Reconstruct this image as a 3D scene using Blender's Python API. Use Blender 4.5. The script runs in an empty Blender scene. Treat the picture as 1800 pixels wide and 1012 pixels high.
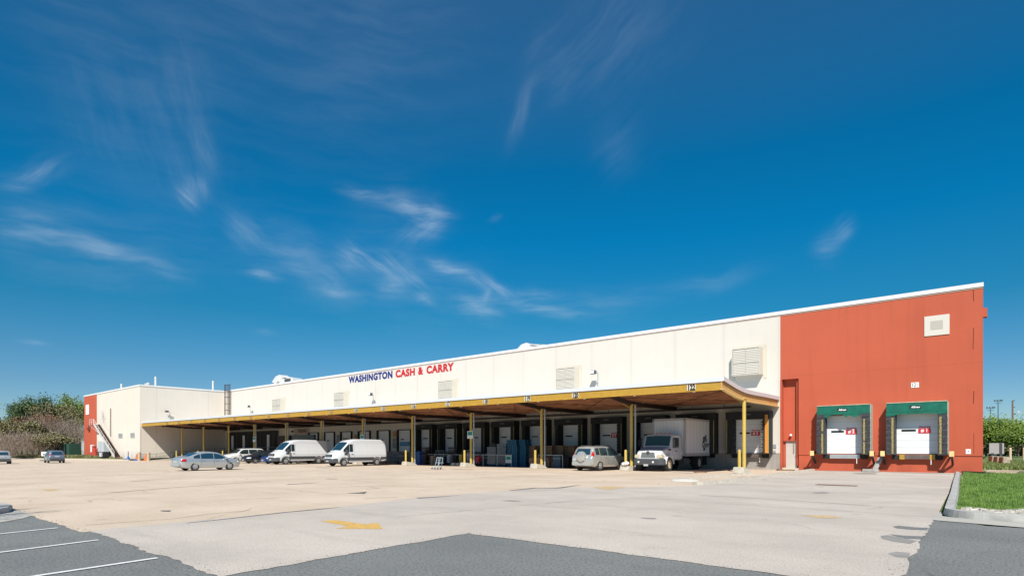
import bpy, bmesh, math, random
from mathutils import Vector, Matrix
R = math.radians
random.seed(7)
sc = bpy.context.scene
COL = sc.collection

# ---------------------------------------------------------------- camera
F, YH, EYE = 1025.0, 788.0, 1.65            # focal length / horizon in 1800 px units, eye height
YAW = math.atan(864.7 / F)
SA, CA = math.sin(YAW), math.cos(YAW)
cam_d = bpy.data.cameras.new('camera'); cam = bpy.data.objects.new('camera', cam_d); COL.objects.link(cam)
cam.location = (0, 0, EYE); cam.rotation_euler = (R(90), 0, YAW)
cam_d.sensor_width = 36; cam_d.lens = F / 1800 * 36; cam_d.shift_y = (YH - 506) / 1800
cam_d.clip_end = 6000; cam_d.clip_start = 0.1
sc.camera = cam

def ray(px):
    k = (px - 900) / F
    return (-SA + k * CA, CA + k * SA)
def gr(px, py, z=0.0):                       # point of the ground seen at a pixel of the photo
    t = F * (EYE - z) / (py - YH); a = ray(px)
    return (t * a[0], t * a[1])
SLOPE = .003                                  # the lot falls gently towards the left
def G(x): return SLOPE * x
def T(p):                                     # move a point given for level ground onto the sloping lot, along its own line of sight
    k = 1 / (1 + SLOPE * p[0] / EYE); return (p[0] * k, p[1] * k)
def fx(px, Y):                               # X on a plane of constant Y
    a = ray(px); return Y / a[1] * a[0]

# ---------------------------------------------------------------- sun and sky
SUN = Vector((0.64, -1.0, 1.2)).normalized()
sun_d = bpy.data.lights.new('sun', 'SUN'); sun_d.energy = 4.8; sun_d.angle = R(0.53); sun_d.color = (1.0, 0.95, 0.87)
sun = bpy.data.objects.new('sun', sun_d); COL.objects.link(sun)
sun.rotation_euler = SUN.to_track_quat('Z', 'Y').to_euler()
world = bpy.data.worlds.new('World'); sc.world = world; world.use_nodes = True
sc.view_settings.view_transform = 'Standard'; sc.view_settings.look = 'None'
sc.view_settings.exposure = 0.35; sc.view_settings.gamma = 1.0

def vm_dot(N, L, v):
    n = N.new('ShaderNodeVectorMath'); n.operation = 'DOT_PRODUCT'; L.new(v, n.inputs[0]); L.new(v, n.inputs[1]); return n.outputs['Value']
def build_sky():
    nt = world.node_tree; N = nt.nodes; L = nt.links; N.clear()
    out = N.new('ShaderNodeOutputWorld'); bg = N.new('ShaderNodeBackground'); bg.inputs[1].default_value = 0.10
    sky = N.new('ShaderNodeTexSky'); sky.sky_type = 'NISHITA'; sky.sun_disc = False
    sky.sun_elevation = math.asin(SUN.z); sky.sun_rotation = math.atan2(SUN.x, SUN.y)
    sky.air_density = 1.0; sky.dust_density = 0.2; sky.ozone_density = 2.0; sky.altitude = 200
    def m(op, a, b=None, c=None):
        n = N.new('ShaderNodeMath'); n.operation = op
        for i, v in enumerate((a, b, c)):
            if v is None: continue
            if isinstance(v, (int, float)): n.inputs[i].default_value = v
            else: L.new(v, n.inputs[i])
        return n.outputs[0]
    geo = N.new('ShaderNodeTexCoord'); sep = N.new('ShaderNodeSeparateXYZ'); L.new(geo.outputs['Generated'], sep.inputs[0])
    x, y, z = sep.outputs
    az = m('ARCTAN2', y, x); el = m('ARCSINE', z)
    # polarised deep blue: pull red out of the clear sky and lift saturation with height
    mul = N.new('ShaderNodeMix'); mul.data_type = 'RGBA'; mul.blend_type = 'MULTIPLY'; mul.inputs[0].default_value = 1
    grad = N.new('ShaderNodeValToRGB'); L.new(m('DIVIDE', el, 0.75), grad.inputs[0])
    e = grad.color_ramp.elements
    e[0].position = 0.0; e[0].color = SKYR[0][1]
    e[1].position = 1.0; e[1].color = SKYR[-1][1]
    for p, c in SKYR[1:-1]:
        q = e.new(p); q.color = c
    L.new(sky.outputs[0], mul.inputs[6]); L.new(grad.outputs[0], mul.inputs[7])
    comb = N.new('ShaderNodeCombineXYZ'); L.new(az, comb.inputs[0]); L.new(el, comb.inputs[1])
    total = None
    def azel(px, py):
        a = ray(px); zz = (YH - py) / F; r = math.hypot(a[0], a[1])
        return math.atan2(a[1], a[0]), math.atan2(zz, r)
    def vm(op, a, b=None, sc_=None):
        n = N.new('ShaderNodeVectorMath'); n.operation = op; L.new(a, n.inputs[0])
        if isinstance(b, tuple): n.inputs[1].default_value = b
        elif b is not None: L.new(b, n.inputs[1])
        if sc_ is not None: n.inputs['Scale'].default_value = sc_
        return n.outputs[0]
    wn = N.new('ShaderNodeTexNoise'); wn.inputs['Scale'].default_value = 9; wn.inputs['Detail'].default_value = 3; L.new(comb.outputs[0], wn.inputs[0])
    warp = vm('SUBTRACT', wn.outputs['Color'], (.5, .5, .5))
    warped = vm('ADD', comb.outputs[0], vm('SCALE', warp, None, .035))
    FIB = {}
    def fibre(ang, fine):
        key = (round(ang / .6), fine > 1.1)
        if key not in FIB:
            mp = N.new('ShaderNodeMapping'); mp.vector_type = 'TEXTURE'; k = 1.7 if key[1] else .8
            mp.inputs['Rotation'].default_value = (0, 0, key[0] * .6); mp.inputs['Scale'].default_value = (1 / (9 * k), 1 / (50 * k), 1); L.new(warped, mp.inputs[0])
            fb = N.new('ShaderNodeTexNoise'); fb.inputs['Scale'].default_value = 1; fb.inputs['Detail'].default_value = 5; fb.inputs['Roughness'].default_value = .58; fb.inputs['Distortion'].default_value = .15; L.new(mp.outputs[0], fb.inputs[0])
            mr = N.new('ShaderNodeMapRange'); mr.interpolation_type = 'SMOOTHSTEP'; L.new(fb.outputs['Fac'], mr.inputs[0]); mr.inputs[1].default_value = .28; mr.inputs[2].default_value = .78; mr.inputs[3].default_value = .15; mr.inputs[4].default_value = 1.35
            FIB[key] = mr.outputs[0]
        return FIB[key]
    for i, (x0, y0, x1, y1, wid, st, fine) in enumerate(WISPS):
        a0, e0 = azel(x0, y0); a1, e1 = azel(x1, y1)
        if a0 > a1: a0, e0, a1, e1 = a1, e1, a0, e0
        ca, ce = (a0 + a1) / 2, (e0 + e1) / 2; ang = math.atan2(e1 - e0, a1 - a0); ln = math.hypot(a1 - a0, e1 - e0) / 2
        vv = vm('ADD', comb.outputs[0], vm('SCALE', warp, None, min(.09, wid * 3.0)))
        mp = N.new('ShaderNodeMapping'); mp.vector_type = 'TEXTURE'
        mp.inputs['Location'].default_value = (ca, ce, 0); mp.inputs['Rotation'].default_value = (0, 0, ang); mp.inputs['Scale'].default_value = (ln * 1.08, wid * 1.25, 1); L.new(vv, mp.inputs[0])
        body = m('POWER', 2.718, m('MULTIPLY', vm_dot(N, L, mp.outputs[0]), -1.15))
        w = m('MULTIPLY', m('MULTIPLY', body, fibre(ang, fine)), st * .62)
        total = w if total is None else m('ADD', total, w)
    fac = m('MINIMUM', total, .8)
    mix = N.new('ShaderNodeMix'); mix.data_type = 'RGBA'; L.new(fac, mix.inputs[0]); L.new(mul.outputs[2], mix.inputs[6]); mix.inputs[7].default_value = (4.6, 5.6, 6.6, 1)
    L.new(mix.outputs[2], bg.inputs[0]); L.new(bg.outputs[0], out.inputs[0])

SKYR = [(0.0, (0.46, 0.58, 0.72, 1)), (0.13, (0.27, 0.48, 0.64, 1)), (0.285, (0.065, 0.49, 0.635, 1)), (0.45, (0.008, 0.56, 0.79, 1)), (0.59, (0.012, 0.56, 0.79, 1)), (0.86, (0.18, 0.635, 0.84, 1)), (1.0, (0.3, 0.66, 0.85, 1))]
# x0,y0 - x1,y1 in photo pixels, half width, strength, fineness
WISPS = [
    (0, 395, 110, 416, .012, .40, 1), (110, 415, 230, 455, .010, .36, 1), (230, 455, 325, 488, .008, .26, 1), (-20, 380, 120, 395, .02, .14, 1), (20, 312, 112, 290, .010, .24, 1.4), (0, 320, 60, 322, .008, .2, 1.4),
    (316, 338, 350, 366, .010, .34, 1.5), (338, 312, 362, 352, .012, .28, 1.5), (365, 310, 345, 210, .014, .16, 1), (345, 220, 290, 90, .03, .10, .7), (250, 300, 180, 120, .05, .06, .7),
    (400, 395, 470, 430, .018, .24, 1), (470, 430, 560, 462, .022, .22, 1), (440, 480, 492, 486, .007, .36, 1.6), (555, 506, 640, 521, .009, .26, 1.4), (540, 470, 620, 510, .02, .15, 1),
    (608, 334, 680, 354, .007, .34, 1.4), (680, 352, 745, 375, .011, .38, 1.4), (735, 388, 782, 380, .016, .50, 1.6), (700, 422, 770, 398, .011, .22, 1.4), (765, 376, 800, 380, .004, .25, 1.6),
    (598, 430, 642, 470, .018, .30, 1.2), (640, 458, 745, 502, .014, .34, 1.2), (660, 505, 706, 510, .010, .38, 1.5), (728, 520, 762, 531, .007, .34, 1.5), (700, 470, 720, 445, .02, .15, 1),
    (758, 462, 830, 480, .010, .50, 1.6), (830, 482, 897, 516, .009, .48, 1.6), (808, 530, 872, 546, .016, .42, 1.4), (860, 505, 850, 530, .006, .25, 1.4), (890, 532, 1010, 553, .007, .46, 1.5), (900, 515, 985, 520, .008, .25, 1.4),
    (1010, 548, 1110, 556, .010, .16, 1), (1010, 530, 1160, 512, .014, .15, 1), (1160, 512, 1310, 482, .012, .14, 1), (1440, 442, 1482, 425, .013, .24, 1.4), (1474, 418, 1500, 394, .010, .42, 1.6), 
    (893, 244, 935, 155, .010, .20, 1), (935, 155, 1030, 20, .028, .13, .7), (1000, 130, 1180, 20, .045, .09, .7), (1050, 290, 1120, 240, .03, .07, .7), (860, 388, 880, 380, .004, .12, 1.4),
    (40, 600, 78, 603, .003, .24, 1.4), (445, 580, 478, 585, .004, .15, 1.4), (420, 430, 900, 530, .05, .10, 1), (640, 360, 740, 400, .035, .10, 1), (0, 400, 330, 470, .04, .09, 1), (330, 260, 345, 390, .04, .09, 1), (0, 60, 400, 150, .15, .06, .7), (400, 60, 800, 20, .12, .08, .7)]
build_sky()

# ---------------------------------------------------------------- materials
MATS = {}
def mat(name, col, rough=.6, metal=0.0, var=.0, vscale=3.0, bump=0.0, bscale=40.0, coat=0.0, stretch=None, emit=None, col2=None, ior=None, trans=0):
    if name in MATS: return MATS[name]
    m_ = bpy.data.materials.new(name); m_.use_nodes = True; nt = m_.node_tree; N, L = nt.nodes, nt.links
    b = N['Principled BSDF']; b.inputs['Base Color'].default_value = (*col, 1); b.inputs['Roughness'].default_value = rough
    b.inputs['Metallic'].default_value = metal; b.inputs['Coat Weight'].default_value = coat; b.inputs['Coat Roughness'].default_value = .05
    if trans: b.inputs['Transmission Weight'].default_value = trans
    tc = N.new('ShaderNodeTexCoord'); vec = tc.outputs['Object']
    if stretch:
        mp = N.new('ShaderNodeMapping'); mp.inputs['Scale'].default_value = stretch; L.new(vec, mp.inputs[0]); vec = mp.outputs[0]
    if var or col2:
        n = N.new('ShaderNodeTexNoise'); n.inputs['Scale'].default_value = vscale; n.inputs['Detail'].default_value = 8; n.inputs['Roughness'].default_value = .62
        L.new(vec, n.inputs[0])
        cr = N.new('ShaderNodeValToRGB'); L.new(n.outputs['Fac'], cr.inputs[0]); e = cr.color_ramp.elements
        e[0].position = .33; e[1].position = .67
        a = tuple(max(0, v * (1 - var)) for v in col); c2 = col2 or tuple(min(1, v * (1 + var * .6)) for v in col)
        e[0].color = (*a, 1); e[1].color = (*c2, 1); L.new(cr.outputs[0], b.inputs['Base Color'])
    if bump:
        n = N.new('ShaderNodeTexNoise'); n.inputs['Scale'].default_value = bscale; n.inputs['Detail'].default_value = 5; L.new(vec, n.inputs[0])
        bp = N.new('ShaderNodeBump'); bp.inputs['Strength'].default_value = bump; bp.inputs['Distance'].default_value = .02; L.new(n.outputs['Fac'], bp.inputs['Height']); L.new(bp.outputs[0], b.inputs['Normal'])
    MATS[name] = m_; return m_

def wall_mat(name, col, joint=4.38, x0=-9.3, grime=.10, hseam=None):
    m_ = bpy.data.materials.new(name); m_.use_nodes = True; nt = m_.node_tree; N, L = nt.nodes, nt.links
    b = N['Principled BSDF']; b.inputs['Roughness'].default_value = .8
    geo = N.new('ShaderNodeNewGeometry'); sep = N.new('ShaderNodeSeparateXYZ'); L.new(geo.outputs['Position'], sep.inputs[0])
    def mm(op, a, bb=0.0, c=0.0):
        n = N.new('ShaderNodeMath'); n.operation = op
        for i, v in enumerate((a, bb, c)):
            if isinstance(v, (int, float)): n.inputs[i].default_value = v
            else: L.new(v, n.inputs[i])
        return n.outputs[0]
    def noise(sx, sy, sz, det=6, ro=.6):
        mp = N.new('ShaderNodeMapping'); mp.inputs['Scale'].default_value = (sx, sy, sz); L.new(geo.outputs['Position'], mp.inputs[0])
        n = N.new('ShaderNodeTexNoise'); n.inputs['Scale'].default_value = 1; n.inputs['Detail'].default_value = det; n.inputs['Roughness'].default_value = ro; L.new(mp.outputs[0], n.inputs[0]); return n.outputs['Fac']
    def ramp(v, a, bb):
        r = N.new('ShaderNodeMapRange'); r.interpolation_type = 'SMOOTHSTEP'; L.new(v, r.inputs[0]); r.inputs[1].default_value = a; r.inputs[2].default_value = bb; return r.outputs[0]
    streak = ramp(noise(2.2, 2.2, .12), .45, .75); blot = ramp(noise(.25, .25, .35), .35, .7); mott = noise(3, 3, 3)
    dirt = mm('ADD', mm('MULTIPLY', streak, grime), mm('MULTIPLY', blot, grime * .7))
    dirt = mm('ADD', dirt, mm('MULTIPLY', mott, grime * .35))
    if joint:
        s = mm('ADD', sep.outputs[0], sep.outputs[1])
        fr = mm('FRACT', mm('DIVIDE', mm('SUBTRACT', s, x0), joint))
        dist = mm('ABSOLUTE', mm('SUBTRACT', fr, .5))
        j = mm('MULTIPLY', ramp(dist, .5 - .03 / joint, .5), .22)
        halo = mm('MULTIPLY', ramp(dist, .5 - .35 / joint, .5), .05)
        dirt = mm('ADD', dirt, mm('ADD', j, halo))
    if hseam:
        dz = mm('ABSOLUTE', mm('SUBTRACT', sep.outputs[2], hseam))
        dirt = mm('ADD', dirt, mm('MULTIPLY', mm('SUBTRACT', 1.0, ramp(dz, .0, .05)), .15))
    low = mm('MULTIPLY', mm('SUBTRACT', 1.0, ramp(sep.outputs[2], .1, 1.0)), mm('MULTIPLY', ramp(noise(.9, .9, .6), .35, .65), .35))
    dirt = mm('ADD', dirt, low)
    mx = N.new('ShaderNodeMix'); mx.data_type = 'RGBA'; L.new(dirt, mx.inputs[0]); mx.inputs[6].default_value = (*col, 1); mx.inputs[7].default_value = (col[0] * .32, col[1] * .3, col[2] * .27, 1)
    L.new(mx.outputs[2], b.inputs['Base Color'])
    bp = N.new('ShaderNodeBump'); bp.inputs['Strength'].default_value = .25; bp.inputs['Distance'].default_value = .01; L.new(noise(12, 12, 12), bp.inputs['Height']); L.new(bp.outputs[0], b.inputs['Normal'])
    MATS[name] = m_; return m_

def ground_mat(name, col, col_b, fine=60, patch=.25, speck=.25, crack=0.0, streakdir=None, stain=.3):
    m_ = bpy.data.materials.new(name); m_.use_nodes = True; nt = m_.node_tree; N, L = nt.nodes, nt.links
    b = N['Principled BSDF']; b.inputs['Roughness'].default_value = .9; b.inputs['Specular IOR Level'].default_value = .25
    geo = N.new('ShaderNodeNewGeometry')
    def noise(sx, sy, det=8, ro=.62, dist=0):
        mp = N.new('ShaderNodeMapping'); mp.inputs['Scale'].default_value = (sx, sy, 1); L.new(geo.outputs['Position'], mp.inputs[0])
        n = N.new('ShaderNodeTexNoise'); n.inputs['Scale'].default_value = 1; n.inputs['Detail'].default_value = det; n.inputs['Roughness'].default_value = ro; n.inputs['Distortion'].default_value = dist
        L.new(mp.outputs[0], n.inputs[0]); return n.outputs['Fac']
    def ramp(v, a, bb, lo=0, hi=1):
        r = N.new('ShaderNodeMapRange'); r.interpolation_type = 'SMOOTHSTEP'; L.new(v, r.inputs[0]); r.inputs[1].default_value = a; r.inputs[2].default_value = bb; r.inputs[3].default_value = lo; r.inputs[4].default_value = hi; return r.outputs[0]
    def mixc(f, a, bcol, mode='MIX'):
        mx = N.new('ShaderNodeMix'); mx.data_type = 'RGBA'; mx.blend_type = mode
        if isinstance(f, float): mx.inputs[0].default_value = f
        else: L.new(f, mx.inputs[0])
        if isinstance(a, tuple): mx.inputs[6].default_value = (*a, 1)
        else: L.new(a, mx.inputs[6])
        if isinstance(bcol, tuple): mx.inputs[7].default_value = (*bcol, 1)
        else: L.new(bcol, mx.inputs[7])
        return mx.outputs[2]
    c = mixc(ramp(noise(patch, patch * 1.2), .3, .7), col, col_b)
    dk = tuple(v * .55 for v in col)
    c = mixc(ramp(noise(.12, .9, 8, .65), .52, .78, 0, stain), c, dk)            # drag streaks along the lanes
    c = mixc(ramp(noise(.45, .45, 9, .7, 1.5), .58, .74, 0, stain), c, dk)
    g = noise(fine, fine, 2, .7)
    c = mixc(ramp(g, .35, .5, speck, 0), c, tuple(v * .35 for v in col))
    c = mixc(ramp(g, .58, .72, 0, speck * .7), c, tuple(min(1, v * 1.7) for v in col))
    g2 = noise(7, 7, 6, .75)
    c = mixc(ramp(g2, .55, .75, 0, speck * .5), c, dk)
    c = mixc(ramp(noise(2.3, 3.4, 6, .8), .5, .72, 0, .22), c, tuple(min(1, v_ * 1.35) for v_ in col))
    mo = N.new('ShaderNodeMapping'); mo.inputs['Scale'].default_value = (.55, .55, 1); L.new(geo.outputs['Position'], mo.inputs[0])
    vo = N.new('ShaderNodeTexVoronoi'); vo.inputs['Scale'].default_value = 1; L.new(mo.outputs[0], vo.inputs[0])
    c = mixc(ramp(vo.outputs['Distance'], .03, .11, .38, 0), c, dk)
    if crack:
        mp = N.new('ShaderNodeMapping'); mp.inputs['Scale'].default_value = (.16, .22, 1); L.new(geo.outputs['Position'], mp.inputs[0])
        nn = N.new('ShaderNodeTexNoise'); nn.inputs['Scale'].default_value = 1.2; nn.inputs['Detail'].default_value = 5; L.new(mp.outputs[0], nn.inputs[0])
        ad = N.new('ShaderNodeMix'); ad.data_type = 'RGBA'; ad.inputs[0].default_value = .35; L.new(mp.outputs[0], ad.inputs[6]); L.new(nn.outputs['Color'], ad.inputs[7])
        v = N.new('ShaderNodeTexVoronoi'); v.feature = 'DISTANCE_TO_EDGE'; v.inputs['Scale'].default_value = 1.6; L.new(ad.outputs[2], v.inputs[0])
        thin = ramp(v.outputs['Distance'], .002, .008, crack, 0)
        gate = ramp(noise(.2, .2, 2), .48, .6)
        mul = N.new('ShaderNodeMath'); mul.operation = 'MULTIPLY'; L.new(thin, mul.inputs[0]); L.new(gate, mul.inputs[1])
        c = mixc(mul.outputs[0], c, tuple(v_ * .3 for v_ in col))
    L.new(c, b.inputs['Base Color'])
    bp = N.new('ShaderNodeBump'); bp.inputs['Strength'].default_value = .5; bp.inputs['Distance'].default_value = .01; L.new(g, bp.inputs['Height']); L.new(bp.outputs[0], b.inputs['Normal'])
    MATS[name] = m_; return m_

CREAM = wall_mat('cream_wall_paint', (.64, .59, .522), joint=4.38, x0=-9.4 + 49.4, grime=.045)
CREAMW = wall_mat('cream_wing_paint', (.70, .635, .55), joint=8.6, x0=-111.0 + 36, grime=.05)
ORANGE = wall_mat('orange_wall_paint', (.50, .098, .045), joint=0, grime=.13, hseam=7.35)
PLINTH = wall_mat('grey_plinth', (.36, .33, .30), joint=0, grime=.25)
WHITE = mat('white_metal', (.60, .60, .58), .45, var=.05)
COPE = mat('coping_white', (.74, .73, .70), .5, var=.03)
GREYM = mat('galvanised', (.45, .47, .48), .45, .5, var=.12)
DOORW = mat('dock_door_white', (.74, .75, .755), .5, var=.05, vscale=1.2, stretch=(1, 1, 6))
BLACK = mat('black_rubber', (.015, .015, .016), .75, var=.3, bump=.3)
SEAL = mat('dark_seal_fabric', (.022, .024, .026), .8, var=.35, vscale=5, bump=.4, bscale=12)
SEALG = mat('worn_seal_fabric', (.05, .051, .056), .85, var=.5, vscale=6, bump=.6, bscale=14)
GREEN = mat('green_vinyl', (.0, .125, .08), .55, var=.25, vscale=2.5, bump=.5, bscale=3)
YEL = mat('yellow_steel_paint', (.45, .265, .035), .5, var=.12, vscale=4)
YELP = mat('yellow_post_paint', (.54, .39, .09), .5, var=.1, vscale=5)
YELL = mat('pale_yellow_paint', (.78, .58, .25), .6, var=.12, vscale=4)
YSTR = mat('worn_yellow_strip', (.42, .33, .12), .7, var=.5, vscale=14)
WOOD = mat('canopy_wood', (.36, .165, .085), .8, var=.45, vscale=2.5, stretch=(.4, 3, 3))
WOODD = mat('canopy_deck', (.28, .125, .07), .85, var=.4, vscale=2.5, stretch=(.4, 3, 3))
STEELD = mat('dark_steel', (.045, .03, .028), .6, var=.3)
CONC = mat('pale_concrete', (.50, .46, .38), .9, var=.22, vscale=2.5, bump=.5)
CONCG = mat('grey_concrete', (.42, .41, .38), .9, var=.25, vscale=2.5, bump=.5)
RUST = mat('rusty_steel', (.20, .11, .07), .75, var=.4, vscale=6)
RED = mat('red_sign', (.60, .02, .035), .5)
BLKP = mat('black_lettering', (.012, .012, .012), .5)
WHTP = mat('white_lettering', (.82, .82, .80), .5)
BLUEL = mat('blue_lettering', (.006, .022, .17), .6)
REDL = mat('red_lettering', (.50, .015, .022), .6)
GLASS = mat('vehicle_glass', (.012, .035, .042), .04, var=0)
GLASS.node_tree.nodes['Principled BSDF'].inputs['IOR'].default_value = 2.1
GLASS.node_tree.nodes['Principled BSDF'].inputs['Specular IOR Level'].default_value = .9
RUB = mat('tyre_rubber', (.03, .03, .03), .85, var=.2)
RIM = mat('alloy_rim', (.55, .56, .58), .3, .7)
TAIL = mat('tail_lamp', (.45, .01, .015), .15, coat=.6)
LAMP = mat('clear_lamp', (.75, .76, .74), .12, coat=.8)
AMB = mat('amber_lamp', (.7, .2, .03), .2)
PLATE = mat('plate_white', (.42, .42, .42), .5)
DGREY = mat('dark_plastic', (.06, .065, .07), .55)
TAN = ground_mat('tan_lot_concrete', (.545, .435, .325), (.64, .525, .405), fine=30, speck=.36, crack=.45, stain=.32)
GRAYC = ground_mat('grey_lane_concrete', (.45, .40, .345), (.56, .50, .43), fine=30, speck=.42, crack=.4, stain=.36)
ASPH = ground_mat('asphalt_ground', (.17, .175, .168), (.215, .22, .207), fine=24, speck=.72, stain=.25, crack=.4)
GRASS_S = mat('lawn_soil', (.10, .15, .03), .95, var=.4, vscale=.5, col2=(.17, .22, .06))
def grass_mat(name, a, b_):
    m_ = bpy.data.materials.new(name); m_.use_nodes = True; nt = m_.node_tree; N, L = nt.nodes, nt.links
    bs = N['Principled BSDF']; bs.inputs['Roughness'].default_value = .6
    g = N.new('ShaderNodeNewGeometry'); n = N.new('ShaderNodeTexNoise'); n.inputs['Scale'].default_value = 1.6; n.inputs['Detail'].default_value = 5; L.new(g.outputs['Position'], n.inputs[0])
    ad = N.new('ShaderNodeMath'); ad.operation = 'ADD'; L.new(n.outputs['Fac'], ad.inputs[0])
    mu = N.new('ShaderNodeMath'); mu.operation = 'MULTIPLY_ADD'; L.new(g.outputs['Random Per Island'], mu.inputs[0]); mu.inputs[1].default_value = .5; mu.inputs[2].default_value = -.25; L.new(mu.outputs[0], ad.inputs[1])
    cr = N.new('ShaderNodeValToRGB'); L.new(ad.outputs[0], cr.inputs[0]); e = cr.color_ramp.elements; e[0].position = .25; e[1].position = .75; e[0].color = (*a, 1); e[1].color = (*b_, 1)
    L.new(cr.outputs[0], bs.inputs['Base Color']); bs.inputs['Subsurface Weight'].default_value = 0
    MATS[name] = m_; return m_

# ---------------------------------------------------------------- mesh helpers
ON_WALL = ('warehouse', 'warehouse_wing', 'loading_canopy', 'caged_ladder', 'steel_stair')
def thing(name, label=None, cat=None, loc=(0, 0, 0), rz=0.0, group=None):
    if loc[2] < 3 and loc[0] > -115 and name not in ON_WALL: loc = (loc[0], loc[1], loc[2] + G(loc[0]))
    o = bpy.data.objects.new(name, None); COL.objects.link(o); o.location = loc; o.rotation_euler = (0, 0, rz); o.empty_display_size = .3
    return tag(o, label, cat, group)
def tag(o, label=None, cat=None, group=None, kind=None):
    if label: o['label'] = label
    if cat: o['category'] = cat
    if group: o['group'] = group
    if kind: o['kind'] = kind
    return o
class MB:
    def __init__(s): s.v = []; s.f = []
    def add(s, vs, fs):
        n = len(s.v); s.v += [tuple(v) for v in vs]; s.f += [tuple(i + n for i in f) for f in fs]; return s
    def box(s, x0, x1, y0, y1, z0, z1, M=None):
        vs = [Vector((x, y, z)) for x in (x0, x1) for y in (y0, y1) for z in (z0, z1)]
        if M is not None: vs = [M @ v for v in vs]
        return s.add(vs, [(0, 1, 3, 2), (4, 6, 7, 5), (0, 4, 5, 1), (2, 3, 7, 6), (0, 2, 6, 4), (1, 5, 7, 3)])
    def bar(s, p, q, w=.05, h=None, up=(0, 0, 1)):
        p, q = Vector(p), Vector(q); h = h or w; d = (q - p); ln = d.length
        if ln < 1e-6: return s
        d.normalize(); u = Vector(up)
        if abs(d.dot(u)) > .98: u = Vector((1, 0, 0))
        r = d.cross(u).normalized(); u = r.cross(d)
        M = Matrix((( *r, 0), (*d, 0), (*u, 0), (0, 0, 0, 1))).transposed(); M = Matrix.Translation(p) @ M
        return s.box(-w / 2, w / 2, 0, ln, -h / 2, h / 2, M)
    def cyl(s, p, q, r0, r1=None, n=12, cap=True):
        p, q = Vector(p), Vector(q); r1 = r0 if r1 is None else r1; d = (q - p).normalized()
        a = d.orthogonal().normalized(); b = d.cross(a); vs = []
        for c_, r in ((p, r0), (q, r1)):
            for i in range(n):
                t = 2 * math.pi * i / n; vs.append(c_ + (a * math.cos(t) + b * math.sin(t)) * r)
        fs = [(i, (i + 1) % n, n + (i + 1) % n, n + i) for i in range(n)]
        if cap: fs += [tuple(range(n))[::-1], tuple(range(n, 2 * n))]
        return s.add(vs, fs)
    def prism(s, pts, axis, a, b):            # polygon of 2-D points extruded along axis from a to b
        def P(u, w, t): return {'x': (t, u, w), 'y': (u, t, w), 'z': (u, w, t)}[axis]
        n = len(pts); vs = [P(*p, a) for p in pts] + [P(*p, b) for p in pts]
        return s.add(vs, [(i, (i + 1) % n, n + (i + 1) % n, n + i) for i in range(n)] + [tuple(range(n))[::-1], tuple(range(n, 2 * n))])
    def lathe(s, prof, c=(0, 0, 0), n=20, axis='z'):
        vs = []; m_ = len(prof)
        for i in range(n):
            t = 2 * math.pi * i / n
            for r, h in prof:
                v = (r * math.cos(t), r * math.sin(t), h) if axis == 'z' else ((r * math.cos(t), h, r * math.sin(t)) if axis == 'y' else (h, r * math.cos(t), r * math.sin(t)))
                vs.append((v[0] + c[0], v[1] + c[1], v[2] + c[2]))
        return s.add(vs, [(i * m_ + j, ((i + 1) % n) * m_ + j, ((i + 1) % n) * m_ + j + 1, i * m_ + j + 1) for i in range(n) for j in range(m_ - 1)])
    def build(s, name, m_, parent=None, smooth=False, bevel=0.0):
        me = bpy.data.meshes.new(name); me.from_pydata(s.v, [], s.f); me.update()
        bm = bmesh.new(); bm.from_mesh(me); bmesh.ops.recalc_face_normals(bm, faces=bm.faces)
        if bevel: bmesh.ops.bevel(bm, geom=[e for e in bm.edges if e.is_manifold and e.calc_face_angle(0) > .5], offset=bevel, segments=2, affect='EDGES', clamp_overlap=True)
        if smooth:
            for f in bm.faces: f.smooth = True
            for e in bm.edges:
                if e.is_manifold and e.calc_face_angle(0) > R(38): e.smooth = False
        bm.to_mesh(me); bm.free()
        me.materials.append(m_); o = bpy.data.objects.new(name, me); COL.objects.link(o)
        if parent is not None: o.parent = parent
        return o
def B(*a): return MB().box(*a)
def copy_tree(o, parent=None):
    c = o.copy(); COL.objects.link(c)
    if parent is not None: c.parent = parent
    for ch in list(o.children): copy_tree(ch, c)
    return c
def text(name, s, size, m_, parent, loc, rot=(R(90), 0, 0), sx=1.0, bold=.0, extrude=.01, align='CENTER', shear=0, spacing=1.0):
    cu = bpy.data.curves.new(name, 'FONT'); cu.body = s; cu.size = size; cu.align_x = align; cu.align_y = 'CENTER'
    cu.offset = bold; cu.extrude = extrude; cu.shear = shear; cu.space_character = spacing; cu.resolution_u = 4
    tmp = bpy.data.objects.new('t', cu); COL.objects.link(tmp); bpy.context.view_layer.update()
    me = bpy.data.meshes.new_from_object(tmp.evaluated_get(bpy.context.evaluated_depsgraph_get())); bpy.data.objects.remove(tmp)
    me.name = name; me.materials.clear(); me.materials.append(m_)
    o = bpy.data.objects.new(name, me); COL.objects.link(o); o.location = loc; o.rotation_euler = rot; o.scale = (sx, 1, 1); o.parent = parent
    return o
def sheet(name, pts, z, m_, label=None, level=None):
    bm = bmesh.new(); vs = [bm.verts.new((*T(p), z + G(T(p)[0]))) if level is None else bm.verts.new((p[0], p[1], z)) for p in pts]; bm.faces.new(vs); bmesh.ops.triangulate(bm, faces=bm.faces[:]); bmesh.ops.recalc_face_normals(bm, faces=bm.faces)
    for f in bm.faces:
        if f.normal.z < 0: f.normal_flip()
    me = bpy.data.meshes.new(name); bm.to_mesh(me); bm.free(); me.materials.append(m_)
    o = bpy.data.objects.new(name, me); COL.objects.link(o); o['kind'] = 'structure'
    if label: o['label'] = label
    return o
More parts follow.
